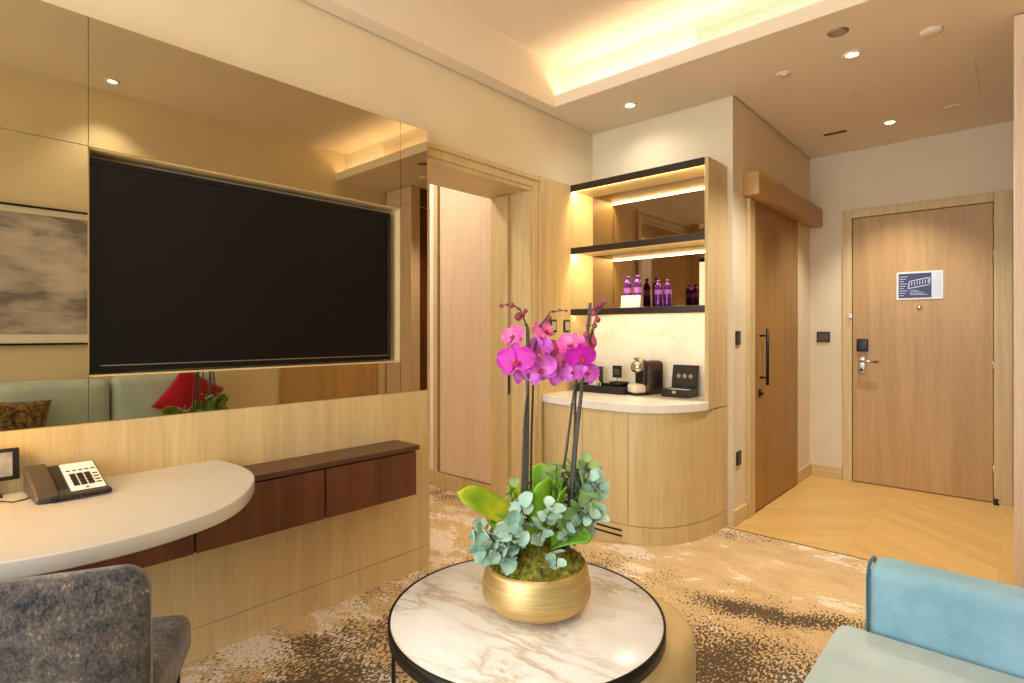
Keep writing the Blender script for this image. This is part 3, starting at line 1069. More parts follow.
def bud(parent, px, py, depth, r):
    b_ = MB()
    c_ = loc_of(px, py, depth)
    rr = r * PXM
    b_.lathe([(0, -rr), (rr * 0.6, -rr * 0.75), (rr, 0), (rr * 0.7, rr * 0.7), (0, rr * 1.15)], 12, c_)
    b_.build('bud', M['bud'], parent)


for a in ((518, 317, -0.01, 4.2), (511, 305, -0.02, 3.4), (501, 306, -0.03, 2.2), (525, 311, 0, 2.6), (523, 315, -0.005, 2.2)):
    bud(sp_a, *a)
for a in ((549, 318, 0.02, 2.4), (547, 321, 0.02, 2.2), (559, 310, 0.02, 1.6), (566, 311, 0.02, 1.3)):
    bud(sp_c, *a)
for a in ((593, 313, 0.005, 3.2), (597, 320, 0, 3.2), (586, 335, 0, 3.6), (599, 306, 0, 2.8), (604, 302, 0, 2.6), (596, 308, 0.01, 2.6), (594, 326, 0.01, 2.8)):
    bud(sp_b, *a)


def strap_leaf(base, tip, W, droop, mat, side=None, n=12):
    """broad strap leaf from base to tip with a keel"""
    b_ = MB()
    base, tip = Vector(base), Vector(tip)
    d = tip - base
    side = Vector(side) if side else d.cross(Vector((0, 0, 1)))
    side = (side - d * (side.dot(d) / d.length_squared)).normalized()
    if d.normalized().cross(side).z < 0:
        side = -side
    rows = []
    for i in range(n + 1):
        u = i / n
        c_ = base + d * u + Vector((0, 0, droop * 4 * u * (1 - u)))
        w_ = W / 2 * (0.35 + 0.65 * math.sin(PI * min(1, 0.15 + 0.62 * u))) * (1 if u < 0.8 else math.sqrt(max(0.0, 1 - ((u - 0.8) / 0.2) ** 2)))
        w_ = max(w_, 0.001)
        up = d.cross(side).normalized()
        rows.append([c_ + side * w_ * v + up * (abs(v) * w_ * 0.35) for v in (-1, -0.5, 0, 0.5, 1)])
    vr = [[b_.bm.verts.new(p) for p in r_] for r_ in rows]
    for a_, c_ in zip(vr, vr[1:]):
        for j in range(4):
            b_.bm.faces.new((a_[j], c_[j], c_[j + 1], a_[j + 1])).smooth = True
    o = b_.build('orchid_leaf', mat, po)
    sm = o.modifiers.new('thickness', 'SOLIDIFY'); sm.thickness = 0.002
    return o


strap_leaf(loc_of(532, 540, -0.02), loc_of(457, 492, -0.10), 0.068, 0.020, M['leaf_yellow'], (0.1, 0.55, 0.83))
strap_leaf(loc_of(538, 540, 0.0), loc_of(547, 478, -0.03), 0.075, 0.0, M['leaf'])
strap_leaf(loc_of(540, 535, 0.05), loc_of(541, 462, 0.09), 0.085, 0.01, M['leaf'])
strap_leaf(loc_of(550, 545, -0.02), loc_of(592, 537, -0.06), 0.055, 0.015, M['leaf'], (0, 0.7, 0.7))
strap_leaf(loc_of(548, 540, 0.0), loc_of(566, 486, -0.02), 0.05, 0.0, M['leaf'])
strap_leaf(loc_of(528, 545, -0.03), loc_of(488, 520, -0.09), 0.055, 0.01, M['leaf'], (0, 0.6, 0.8))
strap_leaf(loc_of(528, 540, 0.05), loc_of(512, 480, 0.10), 0.06, 0.01, M['leaf_yellow'], (1, 0.2, 0))
strap_leaf(loc_of(552, 540, 0.04), loc_of(592, 490, 0.10), 0.06, 0.01, M['leaf'], (0.6, 0.2, -0.7))


def sprig(path, nleaf, size, mat, seed):
    rr = random.Random(seed)
    path = [Vector(p) for p in path]
    b_ = MB()
    b_.tube(path, 0.0016, 6)
    st = b_.build('eucalyptus_sprig', M['stem'], po)
    L_ = MB()
    for k in range(nleaf):
        u = (0.22 + 0.78 * k / max(1, nleaf - 1)) * (len(path) - 1)
        i = min(int(u), len(path) - 2)
        p = path[i].lerp(path[i + 1], u - i)
        axis = (path[i + 1] - path[i]).normalized()
        a = k * 2.4 + rr.random()
        sd = (axis.orthogonal().normalized() * math.cos(a) + axis.cross(axis.orthogonal()).normalized() * math.sin(a) + axis * 0.3 + Vector((0, 0, 0.15))).normalized()
        s_ = size * (0.75 + 0.5 * rr.random())
        nrm = (Vector((rr.gauss(0, 0.5), -0.6 + rr.gauss(0, 0.4), 0.7 + rr.gauss(0, 0.3)))).normalized()
        y_ = nrm.cross(sd).normalized()
        z_ = sd.cross(y_).normalized()
        m_ = Matrix(((sd.x, y_.x, z_.x, p.x), (sd.y, y_.y, z_.y, p.y), (sd.z, y_.z, z_.z, p.z), (0, 0, 0, 1)))
        L_.petal(s_, s_ * 0.86, 0.18, 0.72, m_, 7, 4, 0.04)
    L_.build('leaves', mat, st)


def sp(pxs):
    return [loc_of(*q) for q in pxs]


E_, G_ = M['eucalyptus'], M['eucalyptus_green']
sprig(sp([(522, 556, -0.05), (505, 548, -0.10), (490, 538, -0.12), (478, 528, -0.11)]), 13, 0.042, E_, 1)
sprig(sp([(520, 560, -0.06), (505, 555, -0.11), (492, 548, -0.13), (480, 545, -0.12)]), 13, 0.040, E_, 2)
sprig(sp([(528, 556, -0.07), (518, 545, -0.11), (512, 534, -0.12), (506, 526, -0.11)]), 12, 0.042, E_, 3)
sprig(sp([(535, 556, -0.07), (540, 535, -0.11), (546, 518, -0.12), (552, 505, -0.11)]), 12, 0.038, E_, 4)
sprig(sp([(545, 556, -0.08), (552, 552, -0.12), (556, 556, -0.14), (556, 566, -0.15)]), 6, 0.032, E_, 5)
sprig(sp([(552, 545, 0.0), (568, 522, -0.02), (582, 508, -0.02), (594, 496, -0.01)]), 13, 0.042, G_, 6)
sprig(sp([(552, 540, 0.04), (568, 505, 0.05), (580, 485, 0.05), (592, 472, 0.05)]), 14, 0.044, E_, 7)
sprig(sp([(545, 535, 0.06), (555, 500, 0.08), (566, 480, 0.09), (574, 466, 0.08)]), 13, 0.042, G_, 8)
sprig(sp([(525, 545, 0.03), (516, 515, 0.05), (512, 500, 0.06), (510, 486, 0.06)]), 6, 0.034, G_, 9)
sprig(sp([(548, 550, -0.04), (566, 536, -0.07), (580, 524, -0.06), (588, 512, -0.05)]), 11, 0.038, E_, 10)
sprig(sp([(530, 550, 0.0), (526, 532, -0.04), (524, 516, -0.05), (520, 504, -0.04)]), 8, 0.036, E_, 11)
sprig(sp([(548, 540, 0.02), (556, 505, 0.02), (556, 480, 0.02), (556, 466, 0.02)]), 10, 0.038, G_, 12)

sprig(sp([(556, 545, -0.01), (574, 530, -0.03), (590, 520, -0.03), (600, 512, -0.02)]), 12, 0.040, E_, 13)
sprig(sp([(556, 538, 0.03), (576, 512, 0.04), (592, 494, 0.04), (600, 482, 0.03)]), 12, 0.042, E_, 14)
sprig(sp([(550, 530, 0.05), (562, 500, 0.07), (580, 474, 0.07), (588, 462, 0.06)]), 12, 0.040, G_, 15)
sprig(sp([(520, 556, -0.06), (500, 552, -0.11), (486, 550, -0.12), (474, 540, -0.10)]), 12, 0.038, E_, 17)
strap_leaf(loc_of(545, 540, 0.03), loc_of(560, 468, 0.06), 0.075, 0.01, M['leaf'])
strap_leaf(loc_of(530, 545, 0.0), loc_of(524, 486, 0.02), 0.06, 0.0, M['leaf'])

# ------------------------------------------------------------------ sofa and pillows
sf = thing('sofa', 'pale teal velvet sofa with a brighter teal arm at the right edge', 'sofa', (0.03, 0.7, 0))
L = sf.location
SX0, SX1, SY0, SY1 = -0.335, XR - 0.01, -0.95, 1.768
MB().box(SX0 + 0.03, SX1, SY0 + 0.1, SY1, 0.06, 0.25, 0.01, 2).build('base', M['teal'], sf, L)
MB().cushion(SX0 - 0.042, 0.20, 0.42, SY1 - 0.001, 0.25, 0.425, 0.035, (0.0, 0, 0.004)).build('seat_cushion', M['teal_pale'], sf, L)
MB().cushion(SX0 - 0.025, 0.20, -0.93, 0.415, 0.25, 0.425, 0.035, (0.0, 0, 0.004)).build('seat_cushion', M['teal_pale'], sf, L)
for (y0, y1, zt) in ((1.06, 1.765, 0.90), (0.42, 1.05, 0.885), (-0.25, 0.41, 0.875), (-0.93, -0.26, 0.88)):
    MB().cushion(0.21, 0.39, y0, y1, 0.425, zt, 0.06, (0.03, 0, 0.01)).build('back_cushion', M['teal_pale'], sf, L)
MB().box(0.385, SX1, SY0, SY1 + 0.1, 0.06, 0.72, 0.03, 3).build('back_frame', M['teal'], sf, L)
b = MB(); b.box(-0.305, 0.37, SY1, SY1 + 0.125, 0.06, 0.592, 0.032, 5)
ar = b.build('arm', M['teal'], sf, L)
b = MB()
pth = [(-0.3055, SY1 + 0.006, 0.07), (-0.3055, SY1 + 0.006, 0.555), (-0.3055, SY1 + 0.020, 0.580), (-0.3055, SY1 + 0.04, 0.587), (-0.3055, SY1 + 0.085, 0.587), (-0.3055, SY1 + 0.105, 0.580), (-0.3055, SY1 + 0.119, 0.555), (-0.3055, SY1 + 0.119, 0.07)]
b.tube(pth, 0.0045, 8)
b.build('piping', M['teal_dark'], ar, L)
MB().box(-0.305, 0.37, SY0 - 0.025, SY0 + 0.1, 0.06, 0.592, 0.032, 5).build('arm', M['teal'], sf, L)
for (x, y) in ((-0.25, SY0 + 0.05), (-0.25, SY1 + 0.05), (0.36, SY0 + 0.05), (0.36, SY1 + 0.05)):
    MB().lathe([(0.014, 0), (0.022, 0.065)], 16, (x, y, 0)).build('leg', M['black_metal'], sf, L)


def throw_pillow(loc, rx, rz, ry, w_, mat, label, cat='cushion'):
    o = MB().pillow(w_, w_, 0.14).build('throw_pillow', mat)
    o.matrix_world = Matrix.Translation(loc) @ Matrix.Rotation(rz, 4, 'Z') @ Matrix.Rotation(rx, 4, 'X') @ Matrix.Rotation(ry, 4, 'Y')
    o['label'] = label
    o['category'] = cat
    return o


throw_pillow((0.150, 1.535, 0.72), -0.16, PI / 2, math.radians(34), 0.37, M['red'], 'red throw pillow tilted on its corner, reflected in the mirror beside the plant')
throw_pillow((0.13, 0.50, 0.61), -0.2, PI / 2, math.radians(4), 0.38, M['brown_pattern'], 'brown and gold patterned throw pillow reflected at the left edge of the mirror')

# ------------------------------------------------------------------ picture on the sofa wall
t = NT('misty_mountain_print')
sep = t.n('SeparateXYZ'); t.l(t.tc.outputs['Object'], sep.inputs[0])
cl = t.noise(t.coords((1, 1.1, 3.2), loc=(0, 1, 0)), 1.6, 7, 0.62, 0.3)
zz = sep.outputs['Z']
fld = t.math('ADD', cl, t.math('MULTIPLY', t.math('ABSOLUTE', t.math('SUBTRACT', zz, 0.42)), 0.42))
col = t.ramp(fld, [(0.42, srgb(216, 208, 206)), (0.54, srgb(190, 182, 182)), (0.66, srgb(132, 127, 130)), (0.82, srgb(78, 77, 82))])
t.set(col, 0.35)
M['print'] = t.m
pc = thing('framed_picture', 'misty grey mountain landscape print in a thin dark frame, reflected in the mirror', 'picture', (XR - 0.015, 0.2, 1.13))
L = pc.location
b = MB()
QY0, QY1, QZ0, QZ1 = -0.62, 1.02, 1.13, 2.075
b.box(XR - 0.03, XR - 0.001, QY0, QY1, QZ0, QZ0 + 0.014); b.box(XR - 0.03, XR - 0.001, QY0, QY1, QZ1 - 0.014, QZ1)
b.box(XR - 0.03, XR - 0.001, QY0, QY0 + 0.014, QZ0 + 0.014, QZ1 - 0.014); b.box(XR - 0.03, XR - 0.001, QY1 - 0.014, QY1, QZ0 + 0.014, QZ1 - 0.014)
b.build('frame', M['black_metal'], pc, L)
MB().box(XR - 0.020, XR - 0.001, QY0 + 0.014, QY1 - 0.014, QZ0 + 0.014, QZ1 - 0.014).build('mount', M['paper'], pc, L)
MB().box(XR - 0.022, XR - 0.018, QY0 + 0.07, QY1 - 0.07, QZ0 + 0.075, QZ1 - 0.055).build('print', M['print'], pc, L)

# oak door on the sofa wall (seen in the mirror)
d3 = MB().box(XR - 0.03, XR, 2.37, 3.42, 0, 2.15, 0.003, 1).build('door_3', M['oak_door']); d3['kind'] = 'structure'
# wardrobe end at the right edge
wr = thing('tall_wardrobe', 'tall pale wood wardrobe panel at the right edge of the photo', 'wardrobe', (0.2, 3.53, 0))
MB().box(-0.022, XR - 0.035, 3.51, 3.555, 0.0, ZL - 0.008, 0.002, 1).build('end_panel', M['oak_pale'], wr, wr.location)
MB().box(-0.022, 0.018, 3.555, 3.62, 0.0, ZL - 0.008).build('return_panel', M['oak_pale'], wr, wr.location)

# ------------------------------------------------------------------ minibar
plan = [(XW, 2.935), (-2.20, 2.890), (-2.0, 2.862), (-1.85, 2.852), (-1.70, 2.854), (-1.61, 2.876), (-1.525, 2.935), (-1.455, 3.03), (-1.408, 3.145), (-1.380, 3.26), (-1.370, 3.38), (-1.368, YN)]
fine = spline(plan, 8)


def off(curve, d):
    out = []
    for i, p in enumerate(curve):
        a = Vector(curve[max(i - 1, 0)]); c_ = Vector(curve[min(i + 1, len(curve) - 1)])
        tg = (c_ - a).normalized()
        out.append((p[0] + tg.y * d, p[1] - tg.x * d))
    return out


mb_ = thing('minibar_cabinet', 'curved oak minibar cabinet with rounded right end', 'cabinet', (-1.85, 3.2, 0))
L = mb_.location
inner = off(fine, -0.022)
body = [p for p in inner if p[0] < -1.398 or p[1] < 3.3] + [(-1.402, YN), (XW, YN)]
body = [(max(p[0], XW), min(p[1], YN)) for p in body]
MB().prism(body, 0.0, 0.755).build('carcass', M['bronze'], mb_, L)


def door_strip(x_from, x_to, name, z0, z1, d_out=0.0, d_in=-0.021):
    seg = [i for i, p in enumerate(fine) if x_from - 1e-6 <= p[0] <= x_to + 1e-6]
    o_ = off(fine, d_out); n_ = off(fine, d_in)
    poly = [o_[i] for i in seg] + [n_[i] for i in reversed(seg)]
    poly = [(max(p[0], XW), min(p[1], YN - 0.001)) for p in poly]
    return MB().prism(poly, z0, z1, smooth=False)


def cutx(x):      # insert exact break points into the plan curve
    for i in range(len(fine) - 1):
        a, c_ = fine[i], fine[i + 1]
        if a[0] < x < c_[0]:
            u = (x - a[0]) / (c_[0] - a[0])
            fine.insert(i + 1, (x, a[1] + u * (c_[1] - a[1])))
            return


for x in (-2.004, -2.000, -1.682, -1.678):
    cutx(x)
for (a, c_) in ((XW, -2.004), (-2.000, -1.682), (-1.678, -1.36)):
    o = door_strip(a, c_, 'door', 0.105, 0.752).build('door', M['oak_x'], mb_, L)
pl = door_strip(XW, -1.36, 'plinth', 0.0, 0.101, 0.0).build('plinth', M['oak_x'], mb_, L)
cutx(-2.16); cutx(-1.715)
for z in (0.028, 0.060):
    door_strip(-2.16, -1.715, 'vent', z, z + 0.012, 0.0012, -0.002).build('vent_slot', M['black'], pl, L)

# counter
ctr = [p for p in off(fine, 0.018) if p[1] < 3.252]
ctr = [(max(XW, p[0]), p[1]) for p in ctr] + [(-1.392, 3.255), (-1.392, YN), (XW, YN)]
solo(MB().prism(ctr, 0.756, 0.806, 0.004, 2), 'countertop', M['marble_counter'], 'pale marble countertop with rounded front on the minibar cabinet', 'countertop', (-1.9, 3.25, 0.756))
# shelving
sh = thing('shelf_unit', 'oak niche with dark bronze lit shelves above the minibar counter', 'shelves', (-1.9, 3.4, 0.806))
L = sh.location
MB().box(-1.391, -1.368, 3.245, YN, 0.757, 2.262, 0.003, 1).build('side_panel', M['oak'], sh, L)
MB().box(XW, XW + 0.008, 3.246, YN, 0.806, 2.258).build('side_cladding', M['oak'], sh, L)
MB().box(XW + 0.008, -1.391, YN - 0.006, YN - 0.001, 1.375, 2.234).build('mirror_back', M['mirror_niche'], sh, L)
MB().box(XW + 0.008, -1.391, YN - 0.012, YN - 0.001, 0.807, 1.335).build('marble_back', M['marble_counter'], sh, L)
for (z0, z1) in ((2.215, 2.262), (1.772, 1.816), (1.337, 1.381)):
    bk = YN - 0.007
    s = MB().box(XW, -1.391, 3.246, bk if z0 < 2 else YN, z0 + 0.020, z1, 0.001, 1).box(XW, -1.391, 3.246, 3.256, z0, z0 + 0.021, 0.001, 1).build('shelf', M['bronze'], sh, L)
    MB().box(XW + 0.009, -1.392, 3.258, bk - 0.001, z0 + 0.014, z0 + 0.0195).build('oak_soffit', M['oak_x'], s, L)
    MB().box(XW + 0.012, -1.395, 3.2565, 3.2605, z0 + 0.001, z0 + 0.013).build('led_strip', M['led'], s, L)
    lamp('AREA', (-1.888, 3.264, z0 + 0.007), (math.radians(52), 0, 0), 7.5 if z0 > 1.5 else 1.2, SHELF, shape='RECTANGLE', size=0.97, size_y=0.012)

# bottles and card
def bottle(h, r, label, loc):
    r *= 0.92
    o = thing('bottle', label, 'bottle', loc, 0, 'purple bottles on the lit shelf')
    MB().lathe([(0, 0), (r * 0.9, 0), (r, 0.006), (r, h * 0.30), (r * 0.90, h * 0.36), (r, h * 0.42), (r, h * 0.74), (r * 0.86, h * 0.81), (r * 0.52, h * 0.86), (r * 0.46, h * 0.90)], 24).build('body', M['purple'], o)
    MB().lathe([(r * 0.46, h * 0.89), (r * 0.46, h), (0, h)], 20).build('cap', M['purple'], o)
    MB().lathe([(r * 1.01, h * 0.46), (r * 1.01, h * 0.63)], 24, cap=False).build('label_band', M['purple_label'], o)
    return o


bottle(0.225, 0.029, 'purple bottle behind the white card, left of the pair', (-2.000, 3.40, 1.381))
bottle(0.225, 0.029, 'purple bottle behind the white card, right of the pair', (-1.925, 3.40, 1.381))
bottle(0.172, 0.027, 'purple bottle standing free right of the white card, left of the pair', (-1.722, 3.31, 1.381))
bottle(0.172, 0.027, 'purple bottle nearest the right end of the lit shelf', (-1.667, 3.325, 1.381))
b = MB()
m = M4((-1.925, 3.30, 1.381), rx=-0.18, rz=0.12)
b.box(-0.068, 0.068, 0, 0.003, 0, 0.085, 0, 1, m)
b.box(-0.068, 0.068, 0, 0.003, 0, 0.085, 0, 1, M4((-1.929, 3.333, 1.381), rx=0.18, rz=0.12))
solo(b, 'folded_card', M['paper'], 'white folded card standing on the lowest lit shelf', 'card', (-1.935, 3.33, 1.381))

# tray and things on the counter
ZC = 0.8065
tr = thing('tray', 'black rectangular tray on the left of the minibar counter', 'tray', (-2.13, 3.32, ZC))
b = MB()
b.box(-0.20, 0.20, -0.10, 0.10, 0, 0.008)
for (x0, x1, y0, y1) in ((-0.20, 0.20, -0.10, -0.092), (-0.20, 0.20, 0.092, 0.10), (-0.20, -0.192, -0.092, 0.092), (0.192, 0.20, -0.092, 0.092)):
    b.box(x0, x1, y0, y1, 0.008, 0.05, 0.001, 1)
b.build('body', M['black'], tr)
bw = MB().lathe([(0.03, 0), (0.035, 0.004), (0.06, 0.05), (0.07, 0.066), (0.066, 0.066), (0.055, 0.05), (0.0, 0.012)], 32, (0, 0, 0))
o = bw.build('bowl', M['black']); o.location = (-2.02, 3.32, ZC + 0.0085); o['label'] = 'shallow black bowl in the tray near the coffee machine'; o['category'] = 'bowl'
cs = thing('card_stand', 'small black sign card on a thin stem in the tray', 'card stand', (-2.075, 3.385, ZC + 0.0085))
MB().lathe([(0.02, 0), (0.02, 0.004), (0.003, 0.006), (0.003, 0.09)], 16).build('stem', M['black_metal'], cs)
MB().box(-0.036, 0.036, -0.003, 0.003, 0.088, 0.172, 0.001, 1).build('card', M['black'], cs)
b = MB()
for k in range(3):
    b.box(-0.02, 0.02, -0.0036, -0.0031, 0.115 + k * 0.014, 0.1185 + k * 0.014)
b.build('print', M['steel'], cs)
cn = thing('canister', 'tall black canister at the left end of the tray', 'canister', (-2.24, 3.39, ZC + 0.0085))
MB().box(-0.03, 0.03, -0.03, 0.03, 0, 0.145, 0.004, 2).build('body', M['black'], cn)
MB().box(-0.031, 0.031, -0.031, 0.031, 0.146, 0.160, 0.003, 2).build('lid', M['bronze'], cn)
mg = thing('mug', 'white mug in the tray behind the orchid', 'mug', (-2.20, 3.28, ZC + 0.0085))
MB().lathe([(0.028, 0), (0.034, 0.004), (0.037, 0.085), (0.034, 0.085), (0.031, 0.008), (0, 0.006)], 28).build('cup', M['cream_plastic'], mg)
MB().tube([(0.036 + 0.022 * math.sin(PI * k / 8), 0, 0.07 - 0.05 * k / 8) for k in range(9)], 0.004, 8).build('handle', M['cream_plastic'], mg)
jr = thing('small_bottle', 'small amber bottle between the tray and the coffee machine', 'bottle', (-1.925, 3.47, ZC))
MB().lathe([(0.022, 0), (0.024, 0.004), (0.024, 0.07), (0.010, 0.085), (0.010, 0.095)], 20).build('body', M['amber'], jr)
MB().lathe([(0.012, 0.094), (0.012, 0.112), (0, 0.112)], 16).build('cap', M['cream_plastic'], jr)

# coffee machine: local -y is its front
cm = thing('coffee_machine', 'black and bronze capsule coffee machine on the marble counter', 'coffee machine', (-1.845, 3.37, ZC), -0.42)
MB().box(-0.054, 0.054, -0.03, 0.115, 0.0, 0.225, 0.032, 5).build('body', M['coffee_body'], cm)
MB().box(-0.0565, 0.0565, 0.005, 0.075, 0.05, 0.165, 0.004, 2).build('water_tank', M['black'], cm)
MB().box(-0.052, 0.052, -0.055, -0.02, 0.06, 0.215, 0.014, 3).build('front_column', M['black'], cm)
hd = MB().box(-0.045, 0.045, -0.105, -0.03, 0.145, 0.222, 0.030, 5).build('brew_head', M['chrome'], cm)
MB().lathe([(0.010, 0), (0.010, 0.03)], 16, (0, -0.075, 0.122)).build('spout', M['black'], hd)
MB().tube([(-0.05, -0.01, 0.215), (-0.05, -0.06, 0.236), (0.0, -0.085, 0.243), (0.05, -0.06, 0.236), (0.05, -0.01, 0.215)], 0.006, 8).build('lever', M['chrome'], cm)
MB().box(-0.055, 0.055, -0.118, 0.0, 0.0, 0.014, 0.005, 2).build('base', M['black'], cm)
MB().box(-0.046, 0.046, -0.120, -0.03, 0.014, 0.072, 0.012, 3).build('drip_tray', M['cream_plastic'], cm)

# tea box with open lid
tb = thing('tea_box', 'open black tea box with upright lid at the right end of the counter', 'box', (-1.622, 3.395, ZC), -0.04)
b = MB()
b.box(-0.09, 0.09, -0.07, 0.07, 0, 0.008)
for (x0, x1, y0, y1) in ((-0.09, 0.09, -0.07, -0.062), (-0.09, 0.09, 0.062, 0.07), (-0.09, -0.082, -0.062, 0.062), (0.082, 0.09, -0.062, 0.062)):
    b.box(x0, x1, y0, y1, 0.008, 0.05, 0.001, 1)
b.build('base', M['black'], tb)
m = M4((0, 0.068, 0.051), rx=-0.16)
ld = MB().box(-0.09, 0.09, -0.006, 0.006, 0, 0.148, 0.002, 1, m).build('lid', M['black'], tb)
MB().box(-0.076, 0.076, -0.008, -0.0055, 0.014, 0.134, 0.001, 1, m).build('lid_inlay', M['bronze'], ld)
b = MB()
for i in range(3):
    b.lathe([(0.012, -0.0012), (0.015, 0.0), (0.012, 0.0012)], 20, mat=m @ Matrix.Translation((-0.042 + 0.042 * i, -0.009, 0.075)) @ Matrix.Rotation(PI / 2, 4, 'X'))
b.build('emblem', M['steel'], ld)
MB().box(-0.012, 0.012, -0.0725, -0.070, 0.024, 0.042, 0.001, 1).build('clasp', M['gold'], tb)
b = MB()
for i in range(4):
    for k in range(5):
        b.box(-0.078 + i * 0.041, -0.044 + i * 0.041, -0.056 + k * 0.022, -0.054 + k * 0.022, 0.008, 0.046)
b.build('sachets', M['paper'], tb)
# socket with plug beside the tea box
# ------------------------------------------------------------------ switches, sockets
def plate(label, loc, w_, h_, axis, mat, keys=1, cat='light switch'):
    o = thing('wall_switch' if cat == 'light switch' else 'wall_socket', label, cat, loc, {'y-': 0.0, 'x+': PI / 2}[axis])
    MB().box(-w_ / 2, w_ / 2, -0.010, 0.0, -h_ / 2, h_ / 2, 0.002, 1).build('plate', mat, o)
    for k in range(keys):
        kw = (w_ - 0.02) / keys
        x0 = -w_ / 2 + 0.010 + k * kw
        MB().box(x0 + 0.001, x0 + kw - 0.001, -0.0128, -0.0095, -h_ / 2 + 0.014, h_ / 2 - 0.014, 0.001, 1).build('rocker', M['steel'] if mat is M['bronze'] else M['grey_plastic'], o)
    return o


plate('bronze switch plate on the oak panel, the one nearer the doorway', (XW + 0.016, 3.037, 1.262), 0.07, 0.088, 'x+', M['bronze'])
plate('bronze switch plate on the oak panel, the one nearer the shelves', (XW + 0.016, 3.190, 1.262), 0.07, 0.088, 'x+', M['bronze'])
plate('black switch plate beside the sliding door at hand height', (XH, 3.615, 1.182), 0.07, 0.088, 'x+', M['black'])
plate('black socket plate low on the wall beside the sliding door', (XH, 3.628, 0.416), 0.07, 0.088, 'x+', M['black'], 1, 'wall socket')
plate('black double switch plate on the wall left of the entrance door', (-1.23, YD, 1.178), 0.10, 0.088, 'y-', M['black'], 2)

# ------------------------------------------------------------------ sliding door
struct(MB().box(XH, XH + 0.024, 3.775, 3.874, 0.0, 2.10, 0.002, 1), 'trim_4', M['oak'])
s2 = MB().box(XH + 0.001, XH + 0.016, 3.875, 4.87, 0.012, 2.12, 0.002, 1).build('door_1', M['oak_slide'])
s2['kind'] = 'structure'
b = MB()
b.tube([(XH + 0.065, 3.99, 0.86), (XH + 0.065, 3.99, 1.245)], 0.010, 12)
for z in (0.91, 1.195):
    b.tube([(XH + 0.016, 3.99, z), (XH + 0.065, 3.99, z)], 0.007, 10)
b.build('pull_handle', M['black_metal'], s2)
b = MB()
b.box(XH + 0.016, XH + 0.022, 3.965, 4.005, 0.775, 0.83, 0.002, 1)
b.tube([(XH + 0.022, 3.985, 0.80), (XH + 0.04, 3.985, 0.80)], 0.009, 12)
b.build('thumb_lock', M['black_metal'], s2)
solo(MB().box(XH, XH + 0.10, 3.715, YD - 0.004, 2.105, 2.252, 0.004, 2), 'sliding_door_pelmet', M['oak_gold_y'], 'long oak pelmet box above the sliding door', 'pelmet', (XH + 0.04, 4.5, 2.105))

# ------------------------------------------------------------------ entrance door
b = MB()
b.box(-1.085, -1.018, YD - 0.02, YD + 0.09, 0, 2.214, 0.003, 1)
b.box(-0.138, -0.036, YD - 0.02, YD + 0.09, 0, 2.214, 0.003, 1)
b.box(-1.018, -0.138, YD - 0.02, YD + 0.09, 2.148, 2.214, 0.003, 1)
struct(b, 'trim_5', M['oak'])
ed = MB().box(-1.014, -0.142, YD - 0.004, YD + 0.05, 0.006, 2.144, 0.002, 1).build('door_2', M['oak_door'])
ed['kind'] = 'structure'
for z in (0.18, 0.92, 1.72, 1.98):
    MB().lathe([(0.007, 0), (0.007, 0.09)], 12, (-0.140, YD - 0.012, z)).build('hinge', M['steel'], ed)
MB().box(-0.985, -0.905, YD - 0.026, YD - 0.004, 1.062, 1.165, 0.008, 3).build('card_reader', M['black'], ed)
hb = MB().box(-0.975, -0.925, YD - 0.014, YD - 0.004, 0.885, 1.020, 0.008, 3).build('lock_plate', M['steel'], ed)
b = MB()
b.tube([(-0.950, YD - 0.010, 0.985), (-0.950, YD - 0.055, 0.985), (-0.94, YD - 0.062, 0.985), (-0.83, YD - 0.062, 0.985)], 0.009, 12)
b.build('lever', M['steel'], hb)
MB().lathe([(0.010, 0), (0.010, 0.012), (0, 0.012)], 16, mat=M4((-0.950, YD - 0.014, 0.915), rx=PI / 2)).build('keyhole', M['black'], hb)
pe = MB().lathe([(0.014, 0), (0.014, 0.008), (0.009, 0.010), (0, 0.010)], 20, mat=M4((-0.572, YD - 0.004, 1.412), rx=PI / 2)).build('peephole', M['chrome'], ed)
ck = thing('door_guard', 'small chrome door guard on the left of the entrance frame', 'door guard', (-1.030, YD - 0.02, 1.352))
MB().box(-0.016, 0.016, -0.008, 0, -0.014, 0.014, 0.002, 1).build('plate', M['chrome'], ck)
MB().lathe([(0.007, 0), (0.007, 0.02), (0, 0.02)], 14, mat=M4((0, -0.008, 0), rx=PI / 2)).build('knob', M['chrome'], ck)
sg = thing('door_notice', 'white framed navy floor plan notice on the entrance door', 'sign', (-0.570, YD - 0.004, 1.47))
MB().box(-0.145, 0.145, -0.004, 0, 0, 0.213).build('sheet', M['paper'], sg)
MB().box(-0.133, 0.075, -0.0046, -0.0041, 0.012, 0.201).build('print', M['navy'], sg)
MB().box(0.078, 0.136, -0.0046, -0.0041, 0.012, 0.201).build('side_column', M['pale_blue'], sg)
b = MB()
for k in range(9):
    b.box(-0.126, -0.098 + 0.012 * (k % 3), -0.0052, -0.0047, 0.030 + k * 0.018, 0.034 + k * 0.018)
pts = [(-0.07, 0.085), (0.06, 0.110), (0.065, 0.165), (-0.062, 0.140)]
for (p0, p1) in zip(pts, pts[1:] + pts[:1]):
    v0, v1 = Vector((p0[0], 0, p0[1])), Vector((p1[0], 0, p1[1]))
    n_ = max(2, int((v1 - v0).length / 0.008))
    for i in range(n_ + 1):
        q = v0.lerp(v1, i / n_)
        b.box(q.x - 0.005, q.x + 0.005, -0.0052, -0.0047, q.z - 0.003, q.z + 0.003)
for i in range(7):
    x = -0.05 + i * 0.017
    b.box(x, x + 0.004, -0.0052, -0.0047, 0.105 + i * 0.003, 0.135 + i * 0.003)
for i in range(4):
    b.box(-0.06, 0.05 - 0.02 * i, -0.0052, -0.0047, 0.035 + i * 0.011, 0.038 + i * 0.011)
